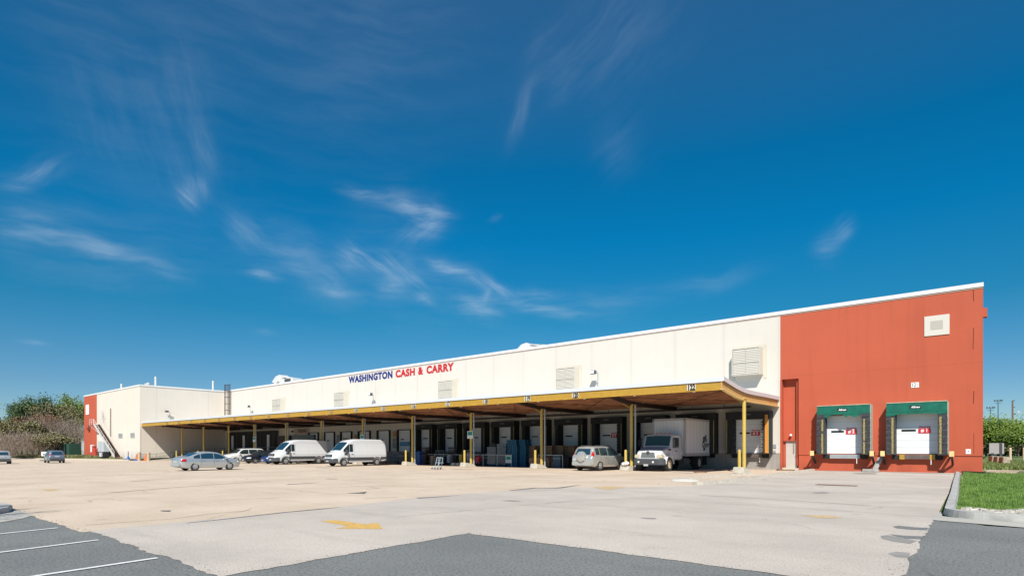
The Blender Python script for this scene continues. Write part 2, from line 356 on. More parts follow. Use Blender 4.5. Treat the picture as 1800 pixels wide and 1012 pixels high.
def rag(p, q, n, amp):                        # ragged edge between two points
    rr = random.Random(int((p[0] * 13 + q[1] * 7) * 10)); d = (q[0] - p[0], q[1] - p[1]); ln = math.hypot(*d) or 1; nx, ny = -d[1] / ln, d[0] / ln
    out = []; w = 0
    for i in range(n):
        t = i / n; w = w * .6 + rr.uniform(-amp, amp) * .7
        k = w if i else 0
        out.append((p[0] + d[0] * t + nx * k, p[1] + d[1] * t + ny * k))
    return out
def strip(pix, w0, w1=None):                  # tapered strip on the ground through photo pixels
    P = [Vector(gr(*p)) for p in pix]; L_, R_ = [], []; n = len(P)
    for i, p in enumerate(P):
        d = (P[min(i + 1, n - 1)] - P[max(i - 1, 0)]).normalized(); nn = Vector((-d.y, d.x)); t = i / (n - 1)
        w = (w0 + (w1 - w0) * t) if w1 is not None else w0
        L_.append(p + nn * w / 2); R_.append(p - nn * w / 2)
    return [tuple(v) for v in L_ + R_[::-1]]

# ================================================================ SETTING
WY = 49.4                                     # plane of the long facade
ROOF = 12.59
sheet('ground', [(-1500, -60), (1500, -60), (1500, 3000), (-1500, 3000)], -.62, GRASS_S, level=1)
sheet('ground', [(-2.6, 15), (120, 15), (120, 420), (-2.6, 420)], -.03, GRASS_S, level=1)
# asphalt car park (lowest paved layer), tan lot, grey lane
sheet('asphalt_road', [(-220, -40), (60, -40), (60, 15.9)] + [(-.3, 16.1), (-1.3, 17.4), (-1.4, 18), (-30, 18), (-220, 18)], 0.0, ASPH)
tan = [(-13.9, 3.35)] + rag((-13.9, 3.35), (-24.5, 3.25), 60, .06) + [(-24.5, 3.25), (-26.5, 3.6), (-40, 1.5), (-135, -30), (-215, -20), (-150, 33.0), (-146, 34.4), (-112.7, 34.9), (-112.7, WY), (-11.4, WY), (-11.0, 46), (-10.6, 33)]
tan += [(-10.3, 27.2), (-10.6, 24.5), (-12.5, 21.6)] + [(-14.6, 20.2), (-14.7, 17.5), (-15.0, 13), (-14.3, 9.6), (-14.1, 7.7)]
sheet('concrete_lot', tan, .004, TAN)
lane = rag((-1.25, 16.6), (-1.05, 8.9), 30, .06) + rag((-1.05, 8.9), (-1.5, 8.1), 6, .03) + rag((-1.5, 8.1), (-7.97, 8.13), 50, .04) + rag((-7.97, 8.13), (-7.7, 3.3), 30, .05) + rag((-7.7, 3.3), (-14.05, 3.45), 40, .07)
lane += [(-14.05, 3.45), (-14.2, 7.7), (-14.35, 9.6), (-15.1, 13), (-14.8, 17.5), (-14.7, 20.2), (-12.5, 21.6), (-10.6, 24.5), (-10.3, 27.2), (-10.6, 33), (-11.0, 46), (-11.4, WY), (-2.0, WY), (-2.2, 46), (-1.25, 17.6)]
sheet('concrete_lane', lane, .008, GRAYC)
PAINT_W = mat('white_road_paint', (.72, .72, .70), .8, var=.12, vscale=9)
PAINT_Y = mat('yellow_road_paint', (.62, .38, .10), .8, var=.2, vscale=9)
PAINT_F = mat('faded_yellow_paint', (.55, .39, .20), .85, var=.2, vscale=5)
TAR = mat('tar_seal', (.13, .12, .115), .8, var=.3, vscale=5)
for n_, p in (('a', [(-60, 942), (0, 938.5), (102, 927.7)]), ('b', [(-80, 978), (0, 971), (173, 949)]), ('c', [(-60, 1034), (66.7, 1012), (276.7, 980.7)])):
    sheet('parking_line', strip(p, .10), .012, PAINT_W)
sheet('painted_arrow', [gr(*p) for p in ((564, 916), (590, 914), (640, 921.5), (664, 919), (673, 930), (590, 929), (613, 925))], .012, PAINT_Y)
sheet('faded_arrow', [gr(*p) for p in ((1043, 856.5), (1060, 855), (1098, 856), (1080, 859.5), (1065, 860))], .013, PAINT_F)
sheet('faded_arrow', [gr(*p) for p in ((1405, 905), (1450, 906), (1480, 909), (1470, 911), (1440, 910.5))], .012, PAINT_F)
sheet('faded_arrow', [gr(*p) for p in ((72, 860), (98, 859), (104, 861), (85, 863))], .008, PAINT_F)
for p, w0, w1 in (([(193, 866), (300, 857), (400, 850), (477, 845)], .07, .05), ([(150, 923), (230, 917), (303, 912)], .025, .02), ([(303, 912), (370, 903), (440, 897)], .02, .03),
                  ([(328, 919.4), (400, 912), (500, 900.5), (560, 895)], .06, .16), ([(560, 895), (600, 891)], .16, .02), ([(733, 875.3), (760, 874), (810, 870.2)], .34, .02),
                  ([(897, 861.9), (940, 857.5), (980, 857.7)], .16, .3), ([(980, 857.7), (1020, 852.2)], .3, .03), ([(505, 851), (535, 849.6), (560, 848)], .3, .05),
                  ([(1228, 870), (1380, 879), (1530, 888.7)], .05, .04), ([(0, 886), (20, 890)], .03, .02), ([(620, 843), (700, 840)], .06, .03), ([(230, 846), (285, 842)], .1, .03)):
    sheet('tar_seam', strip(p, w0, w1), .011, TAR)
FAINT = mat('faint_joint', (.36, .30, .235), .9, var=.3, vscale=4)
for p, w in (([(60, 832), (300, 828)], .10), ([(420, 838), (760, 832)], .07), ([(0, 852), (190, 846)], .06), ([(500, 860), (860, 846)], .05), ([(640, 876), (700, 873)], .05), ([(830, 838), (1000, 836)], .08), ([(330, 884), (520, 872)], .03), ([(120, 872), (190, 868)], .05)):
    sheet('slab_joint', strip(p, w), .0105, FAINT)
FAING = mat('faint_joint_grey', (.30, .28, .25), .9, var=.3, vscale=4)
for p, w in (([(1310, 836), (1260, 850)], .04), ([(1180, 880), (1500, 899)], .02), ([(960, 884), (1180, 872)], .02), ([(700, 908), (1010, 880)], .02)):
    sheet('slab_joint', strip(p, w), .0105, FAING)
OILS = mat('dock_stain', (.30, .27, .24), .85, var=.3, vscale=3)
for x, y, a, b in ((-9.1, 47.9, 1.5, .5), (-4.6, 47.9, 1.6, .6), (-7.0, 44.5, .8, 1.6), (-16.5, 38.0, 1.0, .5), (-11.8, 14.0, .35, .2), (-5.2, 24.0, .3, .5), (-6.4, 12.6, .22, .16), (-33, 33, 1.2, .5), (-45, 28, 1.0, .4), (-28, 18, .5, .3)):
    sheet('oil_stain', [(x + a * math.cos(q) * random.uniform(.7, 1.15), y + b * math.sin(q) * random.uniform(.7, 1.15)) for q in [k * math.pi / 10 for k in range(20)]], .0106, OILS if x > -13 else FAINT)
DKA = mat('dark_patch', (.10, .10, .10), .85, var=.25)
sheet('ground_patch', [gr(*p) for p in ((609, 866.5), (630, 865.5), (645, 864), (641, 867.5))], .0115, DKA)
sheet('ground_patch', [gr(*p) for p in ((280, 897.2), (301, 897), (298, 899), (286, 898.6))], .0115, DKA)
sheet('ground_patch', [gr(*p) for p in ((1569, 925.5), (1580, 924), (1610, 927), (1634, 928), (1629, 932), (1600, 931), (1575, 928.5))], .0115, ASPH)  # dark tapered tongues laid on the pale lane
sheet('ground_patch', [gr(*p) for p in ((1563, 939), (1590, 941.5), (1625, 943), (1619, 948), (1590, 946.5), (1572, 942))], .0115, ASPH)
STAIN = mat('oil_stain', (.28, .265, .24), .85, var=.2)
sheet('stain', [gr(*p) for p in ((1548, 942), (1560, 940.5), (1590, 946), (1612, 951), (1600, 956), (1570, 952), (1550, 947))], .0112, STAIN)
sheet('stain', [gr(*p) for p in ((1561, 973), (1575, 970), (1600, 972), (1598, 981), (1575, 979))], .0112, STAIN)
MATS_G = mat('drain_rust', (.07, .045, .035), .8, var=.3)
t = thing('drain_grate', 'rusty rectangular drain grate set in the pale lane before the orange docks', 'drain grate', (*T(gr(1470, 853)), .012))
m_ = MB(); 
for i in range(13): m_.box(-.78 + i * .12, -.72 + i * .12, -.17, .17, 0, .018)
m_.box(-.82, .82, -.2, -.17, 0, .02); m_.box(-.82, .82, .17, .2, 0, .02); m_.build('grate_bars', RUST, t); B(-.8, .8, -.18, .18, -.001, .004).build('pit', BLKP, t)

# kerbs
def kerb(name, path, w=.18, h=.14, m_=CONC, z=0.0, raw=False):
    P = [Vector(p if raw else T(p)) for p in path]; n = len(P); l, r = [], []
    for i, p in enumerate(P):
        d = (P[min(i + 1, n - 1)] - P[max(i - 1, 0)]).normalized(); nn = Vector((-d.y, d.x)); l.append(p + nn * w / 2); r.append(p - nn * w / 2)
    vs = []
    for a, b in zip(l, r): vs += [(a.x, a.y, z), (a.x * .85 + b.x * .15, a.y * .85 + b.y * .15, h), (b.x * .85 + a.x * .15, b.y * .85 + a.y * .15, h), (b.x, b.y, z)]
    vs = [(v[0], v[1], v[2] + G(v[0])) for v in vs]
    fs = [(4 * i + j, 4 * i + 4 + j, 4 * i + 5 + j, 4 * i + 1 + j) for i in range(n - 1) for j in range(3)] + [(0, 1, 2, 3), (4 * n - 1, 4 * n - 2, 4 * n - 3, 4 * n - 4)]
    o = MB().add(vs, fs).build(name, m_); o['kind'] = 'structure'; return o
arc = [(-1.05 + .85 * (1 - math.cos(a)), 18.3 - .85 * math.sin(a)) for a in [R(x) for x in range(0, 91, 10)]]
kerb('kerb', [(-2.32, 47.3), (-2.2, 45.8), (-1.75, 35), (-1.35, 26), (-1.05, 18.3)] + arc + [(2, 17.35), (8, 17.2), (30, 17)], w=.26, h=.17, m_=CONCG)
GUT = ground_mat('gutter_concrete', (.42, .40, .35), (.48, .46, .41), fine=40, speck=.25)
sheet('gutter', [(-1.22, 18.6), (-1.15, 17.6), (-.55, 17.25), (.2, 17.15), (2, 17.1), (30, 16.8), (30, 16.0), (2, 16.0), (.3, 16.15), (-1.28, 16.5), (-1.35, 18.6)], .012, GUT)
# canopy-side kerb and faded raised nose
kerb('kerb', [(-11.05, 48.4), (-10.95, 44), (-10.75, 38), (-10.55, 32), (-10.45, 28), (-10.5, 26.4), (-10.75, 25.6)], w=.32, h=.13, m_=CONC)
kerb('kerb', [(-12.6, 39), (-12.9, 33), (-13.05, 30), (-13.1, 28.4)], w=.3, h=.10, m_=CONC)
nose = MB().lathe([(.75, 0), (.55, .07), (.2, .1), (0.001, .1)], (*T(gr(1204, 845)), G(-10) + .002), 20); o = nose.build('kerb_nose', mat('bleached_concrete', (.6, .57, .5), .9, var=.1), smooth=True); o['kind'] = 'structure'
# left car-park island
isl = [gr(*p) for p in ((-80, 893), (0, 892.5), (14, 893.5), (22, 896), (14, 901), (-10, 905), (-80, 913))]
o = MB().prism([T(p) for p in isl], 'z', G(-21) - .02, G(-21) + .15).build('traffic_island', CONCG, bevel=.02); o['kind'] = 'structure'
sheet('gutter', [gr(*p) for p in ((-80, 890), (10, 890.5), (42, 900), (56, 906), (40, 911), (0, 918), (-80, 930))], .009, GUT)

# ================================================================ WAREHOUSE
XE, XO, XW = -1.05, -13.65, -112.7            # right end, orange/cream joint, inner corner with the wing
wh = thing('warehouse', 'long cream warehouse with an orange end bay and a row of loading docks', 'warehouse', ((XE + XW) / 2, WY, 0))
def part(mb, name, m_, parent=None, **k):
    o = mb.build(name, m_, **k); par = parent or wh; o.parent = par      # world coordinates in, local frame out
    if par.parent is None: o.matrix_parent_inverse = Matrix.Translation(-par.location)
    return o
part(B(XW, XO, WY, WY + 55, 1.28, 12.3), 'wall', CREAM)
part(B(XW, XO, WY + .03, WY + 55, -.7, 1.28), 'plinth', PLINTH)
part(MB().prism([(-12.3, WY), (XE, WY), (-2.7, WY + 55), (XO, WY + 55), (XO, WY + .5), (-12.3, WY + .5)], 'z', 1.16, 7.15)
     .prism([(XO, WY), (XE, WY), (-2.7, WY + 55), (XO, WY + 55)], 'z', 7.15, 12.3)
     .prism([(-12.3, WY + .05), (XE - .02, WY + .05), (-2.7, WY + 55), (XO, WY + 55), (XO, WY + .5), (-12.3, WY + .5)], 'z', -.1, 1.16), 'painted_end_wall', ORANGE)
part(B(XO - .0, XO + .12, WY - .03, WY + .5, -.1, 7.15), 'pilaster', ORANGE)
part(MB().prism([(XW, WY - .07), (XE + .03, WY - .07), (-2.6, WY + 55), (XW, WY + 55)], 'z', 12.32, ROOF), 'coping', COPE)
part(B(XW, XE, WY - .03, WY, 12.22, 12.31), 'coping_flashing', mat('flashing_tan', (.45, .33, .27), .6))
# crack and corner strip at the end
rr = random.Random(3); zz = 12.2
while zz > 1.3:
    ln = rr.uniform(.5, 1.6)
    if rr.random() < .7: part(MB().bar((-1.55 + rr.uniform(-.03, .03), WY - .002, zz), (-1.55 + rr.uniform(-.03, .03), WY - .002, zz - ln), rr.uniform(.02, .04), .01, up=(0, 1, 0)), 'wall_crack', mat('dark_crack', (.09, .015, .01), .9))
    zz -= ln + rr.uniform(.05, .5)
part(B(XE - .05, XE + .2, WY + .5, WY + 1.0, 10.4, 11.0), 'scupper_box', ORANGE)
part(MB().cyl((-12.45, WY + .3, .3), (-12.45, WY + .3, 7.05), .09), 'downpipe', ORANGE)
part(B(-1.95, -1.68, WY - .02, WY, 1.3, 1.62), 'small_notice', WHTP)
part(MB().cyl((-1.81, WY - .025, 1.47), (-1.81, WY - .02, 1.47), .05, n=3), 'notice_mark', BLKP)
pn = part(B(-4.22, -2.82, WY - .05, WY, 9.42, 10.78), 'wall_panel', mat('panel_white', (.64, .60, .53), .6))
part(B(-3.87, -3.18, WY - .06, WY - .05, 9.82, 10.42), 'panel_centre', mat('panel_beige', (.46, .43, .36), .6), pn)
pl = part(B(-4.98, -4.53, WY - .03, WY, 5.92, 6.28), 'number_plate', WHTP)
def wtext(name, s, size, m_, x, y, z, parent, **k):
    o = text(name, s, size, m_, parent, (x, y, z), **k)
    if parent.parent is None: o.matrix_parent_inverse = Matrix.Translation(-parent.location)
    return o
wtext('number', '12', .36, mat('faded_ink', (.2, .23, .2), .6), -4.83, WY - .035, 6.1, pl, sx=.75, bold=.008)
wtext('number', '4', .33, mat('ghost_ink', (.55, .57, .56), .6), -4.62, WY - .035, 6.1, pl, sx=.75)
# person door in the recess
dr = part(B(-13.35, -12.5, WY + .44, WY + .5, .13, 2.22), 'door', mat('door_cream', (.52, .48, .43), .5, var=.06))
part(B(-12.82, -12.72, WY + .42, WY + .44, 1.25, 2.08), 'glass_slot', mat('slot_glass', (.25, .22, .19), .2), dr)
part(MB().cyl((-12.62, WY + .36, 1.08), (-12.62, WY + .44, 1.08), .035), 'handle', GREYM, dr)
part(B(-13.5, -12.4, WY + .3, WY + .5, 2.23, 2.3), 'door_canopy', mat('drip_rust', (.3, .07, .04), .7))
part(MB().lathe([(.001, -.1), (.09, -.07), (.11, 0), (.07, .08), (.001, .1)], (-12.95, WY + .32, 2.72), 12), 'bulkhead_lamp', WHTP, smooth=True)
part(B(-13.5, -12.3, WY - .05, WY + .5, -.1, .13), 'doorstep', CONC)

# painted words on the facade (raised letters)
def letters(words, x0, x1, zc, h, m_, nm):
    o = wtext(nm, words, 1.0, m_, 0, WY - .02, zc, wh, bold=.046, extrude=.012, spacing=1.12)
    xs = [v.co.x for v in o.data.vertices]; ys = [v.co.y for v in o.data.vertices]; w = max(xs) - min(xs); hh = max(ys) - min(ys)
    cx, cy = (max(xs) + min(xs)) / 2, (max(ys) + min(ys)) / 2
    for v in o.data.vertices: v.co.x = (v.co.x - cx) * (x1 - x0) / w; v.co.y = (v.co.y - cy) * h / hh
    o.location = ((x0 + x1) / 2, WY - .02, zc)
letters('WASHINGTON', -72.67, -62.62, 11.60, 1.0, BLUEL, 'sign_lettering')
letters('CASH', -61.95, -58.05, 11.58, 1.0, REDL, 'sign_lettering')
letters('&', -57.4, -56.45, 11.58, 1.0, REDL, 'sign_lettering')
letters('CARRY', -55.8, -50.86, 11.58, 1.0, REDL, 'sign_lettering')

# ventilation hoods with louvres
LOUV = mat('louvre_cream', (.60, .56, .48), .6)
for x0, x1, z0, z1 in ((-17.2, -14.95, 7.65, 9.85), (-35.1, -32.75, 7.66, 9.82), (-52.8, -50.3, 7.7, 9.82), (-75.2, -72.7, 7.7, 9.78), (-93.4, -90.6, 7.7, 9.8)):
    yf = WY - .85
    v = part(MB().box(x0, x0 + .06, yf, WY, z0, z1).box(x1 - .06, x1, yf, WY, z0, z1).box(x0 + .06, x1 - .06, yf, WY, z1 - .06, z1).box(x0 + .06, x1 - .06, yf, WY, z0, z0 + .06), 'vent_hood', LOUV)
    l_ = MB(); n = 15; hgt = z1 - z0 - .2
    for i in range(n):
        za = z0 + .1 + hgt * i / n
        for a, b in ((x0 + .09, (x0 + x1) / 2 - .03), ((x0 + x1) / 2 + .03, x1 - .09)):
            l_.add([(a, yf + .02, za), (b, yf + .02, za), (b, yf + .08, za + hgt / n * 1.18), (a, yf + .08, za + hgt / n * 1.18)], [(0, 1, 2, 3)])
    part(l_, 'louvre', LOUV, v)
    part(MB().box((x0 + x1) / 2 - .03, (x0 + x1) / 2 + .03, yf, yf + .14, z0 + .06, z1 - .06).box(x0 + .06, (x0 + x1) / 2 - .03, yf - .004, yf + .10, z0 + 1.0, z0 + 1.05).box((x0 + x1) / 2 + .03, x1 - .06, yf - .004, yf + .10, z0 + 1.0, z0 + 1.05)
         , 'mullion', mat('louvre_edge', (.45, .43, .38), .6), v)
    part(B(x0 + .06, x1 - .06, yf + .3, yf + .32, z0 + .06, z1 - .06), 'hood_interior', BLKP, v)
    part(MB().box(x0 - .15, x0 - .0, WY - .03, WY, z0 - .3, z1 + .25).box(x1 + .0, x1 + .28, WY - .03, WY, z0 - .3, z1 + .25).box(x0, x1, WY - .03, WY, z1, z1 + .25), 'wall_trim', mat('trim_cream', (.57, .52, .43), .7), v)

# ---- loading docks
def dock_leveller(c, parent, yellow=False, green=False):
    part(B(c - .98, c + .98, WY - .28, WY, .92, 1.22), 'leveller_plate', GREYM if green else mat('brown_plate', (.13, .10, .09), .7, var=.3), parent)
    if yellow:
        for x in (-1.02, .72): part(B(c + x, c + x + .3, WY - .30, WY - .01, .9, 1.24), 'yellow_cap', YEL, parent)
    for x in (-1.45, 1.05): part(B(c + x, c + x + .4, WY - .22, WY, .88, 1.2), 'bumper', BLACK, parent)
    part(B(c + .78, c + .82, WY - .3, WY - .26, .55, .92), 'stay_bar', WHTP, parent)
def dock_door(c, signtxt=None, wpos=-.45, shade=False, red=True):
    d_ = part(B(c - 1.27, c + 1.27, WY - .04, WY, 1.29, 4.12), 'dock_door', DOORW)
    g = MB()
    for i in range(1, 6): g.box(c - 1.25, c + 1.25, WY - .043, WY - .04, 1.29 + i * .47, 1.302 + i * .47)
    part(g, 'panel_seam', mat('seam_grey', (.35, .36, .37), .6), d_)
    part(B(c + wpos - .42, c + wpos + .42, WY - .06, WY - .04, 2.86, 3.0), 'window_slot', BLKP, d_)
    if signtxt:
        s_ = part(B(c + .06, c + .76, WY - .07, WY - .04, 2.72, 3.04), 'dock_sign', RED, d_)
        wtext('sign_text', signtxt, .30, WHTP, c + .41, WY - .08, 2.89, s_, bold=.008)
        wtext('sign_text', 'Receiving', .17, RED, c + .41, WY - .05, 3.16, d_, bold=.004, shear=.2)
    return d_
def dock_seal(c, black=True, w=3.48, zt=4.66):
    yf = WY - .88; hw = w / 2; pads = []
    for sx in (-1, 1):
        xa, xb = (c - hw, c - hw + .52) if sx < 0 else (c + hw - .52, c + hw)
        p_ = part(B(xa, xb, yf, WY, 1.22, zt - .62), 'side_pad', SEAL if black else SEALG); pads.append(p_)
        if black:
            xs = c + sx * (hw - .09)
            part(B(xs - .03, xs + .03, yf - .02, yf, 1.3, zt - .64), 'guide_stripe', YSTR, p_)
            pl_ = MB(); xi = c + sx * (hw - .55)
            for i in range(9): pl_.prism([(yf + .05, 1.32 + i * .3), (WY, 1.32 + i * .3), (WY, 1.6 + i * .3), (yf + .05, 1.52 + i * .3)], 'x', xi - .05, xi + .03)
            part(pl_, 'pleat', SEAL, p_)
    hd = part(B(c - hw, c + hw, yf - .01, WY, zt - .62, zt), 'header_curtain', SEAL if black else GREEN)
    if black: part(B(c - .28, c + .28, yf - .03, yf - .01, zt - .30, zt - .2), 'maker_plate', mat('dull_plate', (.12, .13, .13), .6), hd)
    return pads, hd
CENT = [-15.95 - 4.40 * k for k in range(10)]
for i, c in enumerate(CENT):
    d_ = dock_door(c, {0: '# 3', 3: '# 4'}.get(i)); dock_leveller(c, d_, yellow=False)
    s_, hd = dock_seal(c)
    if i == 0:
        part(MB().box(c + 1.40, c + 1.62, WY - .94, WY - .90, 1.3, 4.35), 'orange_guide', mat('orange_guide', (.62, .25, .04), .6), s_[1])
        st_ = MB()
        for k in range(26): st_.box(c + 1.06 + (k % 2) * .1, c + 1.16 + (k % 2) * .1, WY - .93, WY - .89, 1.35 + k * .1, 1.41 + k * .1)
        part(st_, 'worn_stripe', mat('worn_white', (.22, .21, .19), .8), s_[1])
# plain doors further left (no seals)
X0 = CENT[-1]
for i in range(1, 7):
    c = X0 - 4.36 * i - .1
    d_ = part(B(c - 1.25, c + 1.25, WY - .02, WY, 1.30, 4.05), 'dock_door', DOORW)
    part(MB().box(c - 1.45, c - 1.25, WY - .25, WY, 1.25, 4.12).box(c + 1.25, c + 1.35, WY - .25, WY, 1.25, 4.12).box(c - 1.25, c + 1.25, WY - .25, WY, 4.05, 4.14), 'door_frame', SEAL, d_)
    part(B(c - .8, c - .2, WY - .04, WY - .02, 2.78, 2.92), 'window_slot', BLKP, d_)
    if i == 1:
        part(B(c - 1.0, c + 1.2, WY - .06, WY - .03, 2.0, 2.55), 'blue_banner', mat('banner_blue', (.10, .30, .50), .5, var=.4, vscale=6), d_)
    if i == 4:
        part(B(c - .9, c + .6, WY - .06, WY - .03, 1.9, 3.2), 'poster', mat('poster_blue', (.05, .2, .42), .5, var=.3, vscale=2, col2=(.5, .33, .1)), d_)
    if i == 6:
        g = part(B(c - 1.5, c + 1.5, WY - .3, WY - .26, 2.0, 3.1), 'banner', mat('banner_dark', (.02, .02, .02), .5), d_)
        wtext('banner_text', 'FRESH', .8, RED, c, WY - .32, 2.6, g, bold=.02)
# posters between the doors
for c, m_, z0, z1, w in ((X0 - 2.2 - 4.36 * 1, mat('poster_orange', (.50, .25, .10), .6, var=.3, vscale=5), 3.2, 4.0, .9), (X0 - 2.2 - 4.36 * 1 + .02, mat('poster_green', (.30, .36, .25), .6, var=.6, vscale=3, col2=(.5, .42, .4)), 1.7, 3.1, 1.0),
                       (X0 - 2.2 - 4.36 * 3, mat('poster_tan', (.42, .27, .12), .6, var=.3, vscale=5), 2.6, 3.7, .9), (X0 - 2.2 - 4.36 * 4, mat('poster_sky', (.12, .28, .42), .6, var=.5, vscale=3, col2=(.45, .45, .4)), 2.2, 3.7, 1.0),
                       (X0 - 2.2 - 4.36 * 5, mat('poster_teal', (.10, .26, .33), .6, var=.4, vscale=3), 2.2, 3.7, 1.0)):
    part(B(c - w / 2, c + w / 2, WY - .04, WY, z0, z1), 'poster', m_)
# dark office boards and entry docks
gb = part(B(-92.3, -88.4, WY - .5, WY, 1.2, 3.75), 'notice_board', mat('board_grey', (.045, .05, .055), .6))
part(MB().box(-91.3, -89.6, WY - .53, WY - .5, 2.5, 2.65).box(-91.4, -89.7, WY - .53, WY - .5, 2.2, 2.35), 'board_text', mat('chalk_grey', (.3, .3, .32), .6), gb)
part(B(-91.6, -91.0, WY - .53, WY - .5, 2.8, 2.95), 'board_logo', RED, gb)
part(B(-88.2, -81.4, WY - .3, WY, 1.2, 3.8), 'dark_window', mat('shop_glass', (.018, .02, .022), .15))
part(MB().box(-87.2, -86.4, WY - .32, WY - .3, 2.9, 3.2).box(-87.6, -85.9, WY - .32, WY - .3, 2.5, 2.75).box(-87.2, -86.0, WY - .32, WY - .3, 2.1, 2.35), 'window_lettering', mat('chalk_grey2', (.3, .3, .32), .6))
yb = part(B(-87.6, -83.3, WY - .1, WY, 3.95, 4.9), 'name_board', mat('board_beige', (.42, .36, .31), .7, var=.1))
wtext('board_letters', 'YEELING', .72, mat('brown_ink', (.11, .05, .04), .6), -85.2, WY - .12, 4.42, yb, sx=.95, bold=.012)
part(B(-88.6, -88.0, WY - .1, WY, 4.3, 4.55), 'board_mark', BLKP, yb)
for i, c in enumerate((-108.1, -103.7, -99.3, -94.9)):
    yf = WY - .88
    e_ = part(B(c - 2.05, c + 2.05, yf + .1, WY, 1.25, 4.6), 'entry_shelter', SEAL)
    part(B(c - .25, c + .55, yf + .06, yf + .1, 1.4, 4.0), 'entry_door', DOORW, e_)
    part(B(c + 1.98, c + 2.1, yf, WY, 1.25, 4.65), 'shelter_edge', mat('edge_grey', (.10, .10, .095), .7), e_)
part(MB().bar((XW, WY - .35, 5.06), (-15.9, WY - .35, 5.06), .16, .13), 'sprinkler_main', STEELD)
cl = MB()
for i in range(34): cl.bar((-18 - i * 2.8, WY - .35, 5.1), (-18 - i * 2.8, WY - .35, 5.6), .03)
part(cl, 'pipe_hanger', STEELD)
part(MB().box(-14.15, -13.95, WY - .06, WY, 1.7, 2.0).box(-14.15, -13.98, WY - .05, WY, 1.3, 1.5), 'electric_box', GREYM)

# ---- the two docks in the orange wall
for c, tx, ye in ((-4.62, '# 1', True), (-9.07, '# 2', False)):
    d_ = dock_door(c, tx, wpos=-.5); dock_leveller(c, d_, yellow=ye, green=not ye)
    s_, hd = dock_seal(c, black=False, w=3.46, zt=4.82)
    yf = WY - .88
    fl = MB(); n = 14                               # sagging flap under the header
    pts = [(c - 1.25 + 2.5 * i / n, 4.2 - (.16 if ye else .05) - (0 if ye else .22 * abs(math.sin(i * .9 + 1)) * (i / n > .55 or i < 3))) for i in range(n + 1)]
    fl.prism([(c - 1.25, 4.22)] + pts + [(c + 1.25, 4.22)], 'y', yf + .0, yf + .06)
    part(fl, 'header_flap', GREEN, hd)
    part(B(c - 1.73, c + 1.73, yf - .04, WY, 4.82, 4.87), 'header_edge', mat('pale_green_edge', (.42, .45, .33), .7, var=.3), hd)
    part(B(c - .36 , c + .30, yf - .03, yf - .01, 4.4, 4.6), 'maker_plate', BLKP, hd)
    wtext('maker_text', 'Allmax', .18, WHTP, c - .03, yf - .04, 4.5, hd, bold=.006, shear=.3)
    for q, sx in enumerate((-1, 1)):
        lo, hi = (3.9, 4.19) if sx < 0 or not ye else (3.95, 4.19)
        xa, xb = sorted((c + sx * 1.745, c + sx * 1.18))
        part(MB().prism([(xa, lo), (xb, lo + .08), (xb, hi), (xa, hi)], 'y', yf - .03, WY - .3), 'corner_patch', GREEN if ye else SEALG, s_[q])
        st_ = MB(); rr = random.Random(int(-c * 10) + q)
        for k in range(27):
            z = 1.3 + k * .093
            if rr.random() < .97: st_.box(c + sx * 1.36 - .06 + rr.uniform(-.01, .02), c + sx * 1.36 + .06, yf - .025, yf + .01, z, z + .075)
        part(st_, 'yellow_strip', YSTR, s_[q])
        pl_ = MB()
        for k in range(6):
            z = 1.3 + k * .42
            pl_.prism([(yf - .015, z), (yf + .02, z), (yf + .02, z + .36), (yf - .05, z + .3)], 'x', min(c + sx * 1.75, c + sx * 1.45), max(c + sx * 1.75, c + sx * 1.45))
        part(pl_, 'pleat', SEALG, s_[q])
    part(B(c + 1.735, c + 1.77, yf, WY, 1.25, 4.8), 'seal_side', mat('pale_side', (.42, .43, .36), .7), s_[1])
# yellow-capped wheel guards
for px, z in ((1427.5, 1.42), (1532.5, 1.38), (1551.5, 1.40), (1673, 1.38)):
    x = fx(px, WY - 1.0)
    g = part(MB().bar((x, WY, 1.35), (x, WY - .95, 1.3), .12).bar((x, WY - .02, .55), (x, WY - .95, 1.2), .12).bar((x, WY - .95, .95), (x, WY - .95, 1.3), .12), 'guard_bracket', BLACK)
    part(B(x - .13, x + .13, WY - 1.06, WY - 1.01, 1.12, 1.48), 'guard_cap', YELL, g)

# ================================================================ roof things
def duct(px, Y, z0, s, label, flip=1):
    x = fx(px, Y); t = thing('rooftop_duct', label, 'rooftop duct', (x, Y, z0))
    MB().box(-1.0 * s, 2.6 * s, -.9, .9, 0, 1.1 * s).build('casing', WHITE, t)
    MB().prism([(-1.0 * s, .4 * s), (-1.0 * s, 1.6 * s), (-1.8 * s, 1.95 * s), (-3.0 * s, 1.75 * s), (-4.2 * s, .9 * s), (-3.0 * s, .5 * s), (-2.2 * s, .9 * s)], 'y', -.85, .85).build('hood', WHITE, t, bevel=.04)
    MB().prism([(-1.0 * s, 1.5 * s), (2.0 * s, .9 * s), (2.0 * s, 1.2 * s), (-1.0 * s, 1.65 * s)], 'y', -.6, .6).build('sloped_duct', WHITE, t)
    B(-4.0 * s, -2.6 * s, -.7, .7, .62 * s, .72 * s).build('intake', BLKP, t)
    B(.1 * s, 1.9 * s, -.95, -.9, .25 * s, 1.05 * s).build('grille', DGREY, t)
duct(508, 56, 13.2, 1.15, 'white curved duct hood on the roof left of the blue lettering')
duct(946, 53.5, 12.7, .62, 'small white duct hood on the roof above the fifth canopy post from the right')
t = thing('roof_stack', 'grey brown vent stack on the roof behind the wing corner', 'roof vent', (fx(262, 42), 42, 12.5))
B(-1.3, 1.3, -1, 1, 0, 1.5).build('housing', mat('stack_brown', (.25, .22, .19), .8, var=.2), t, bevel=.1)
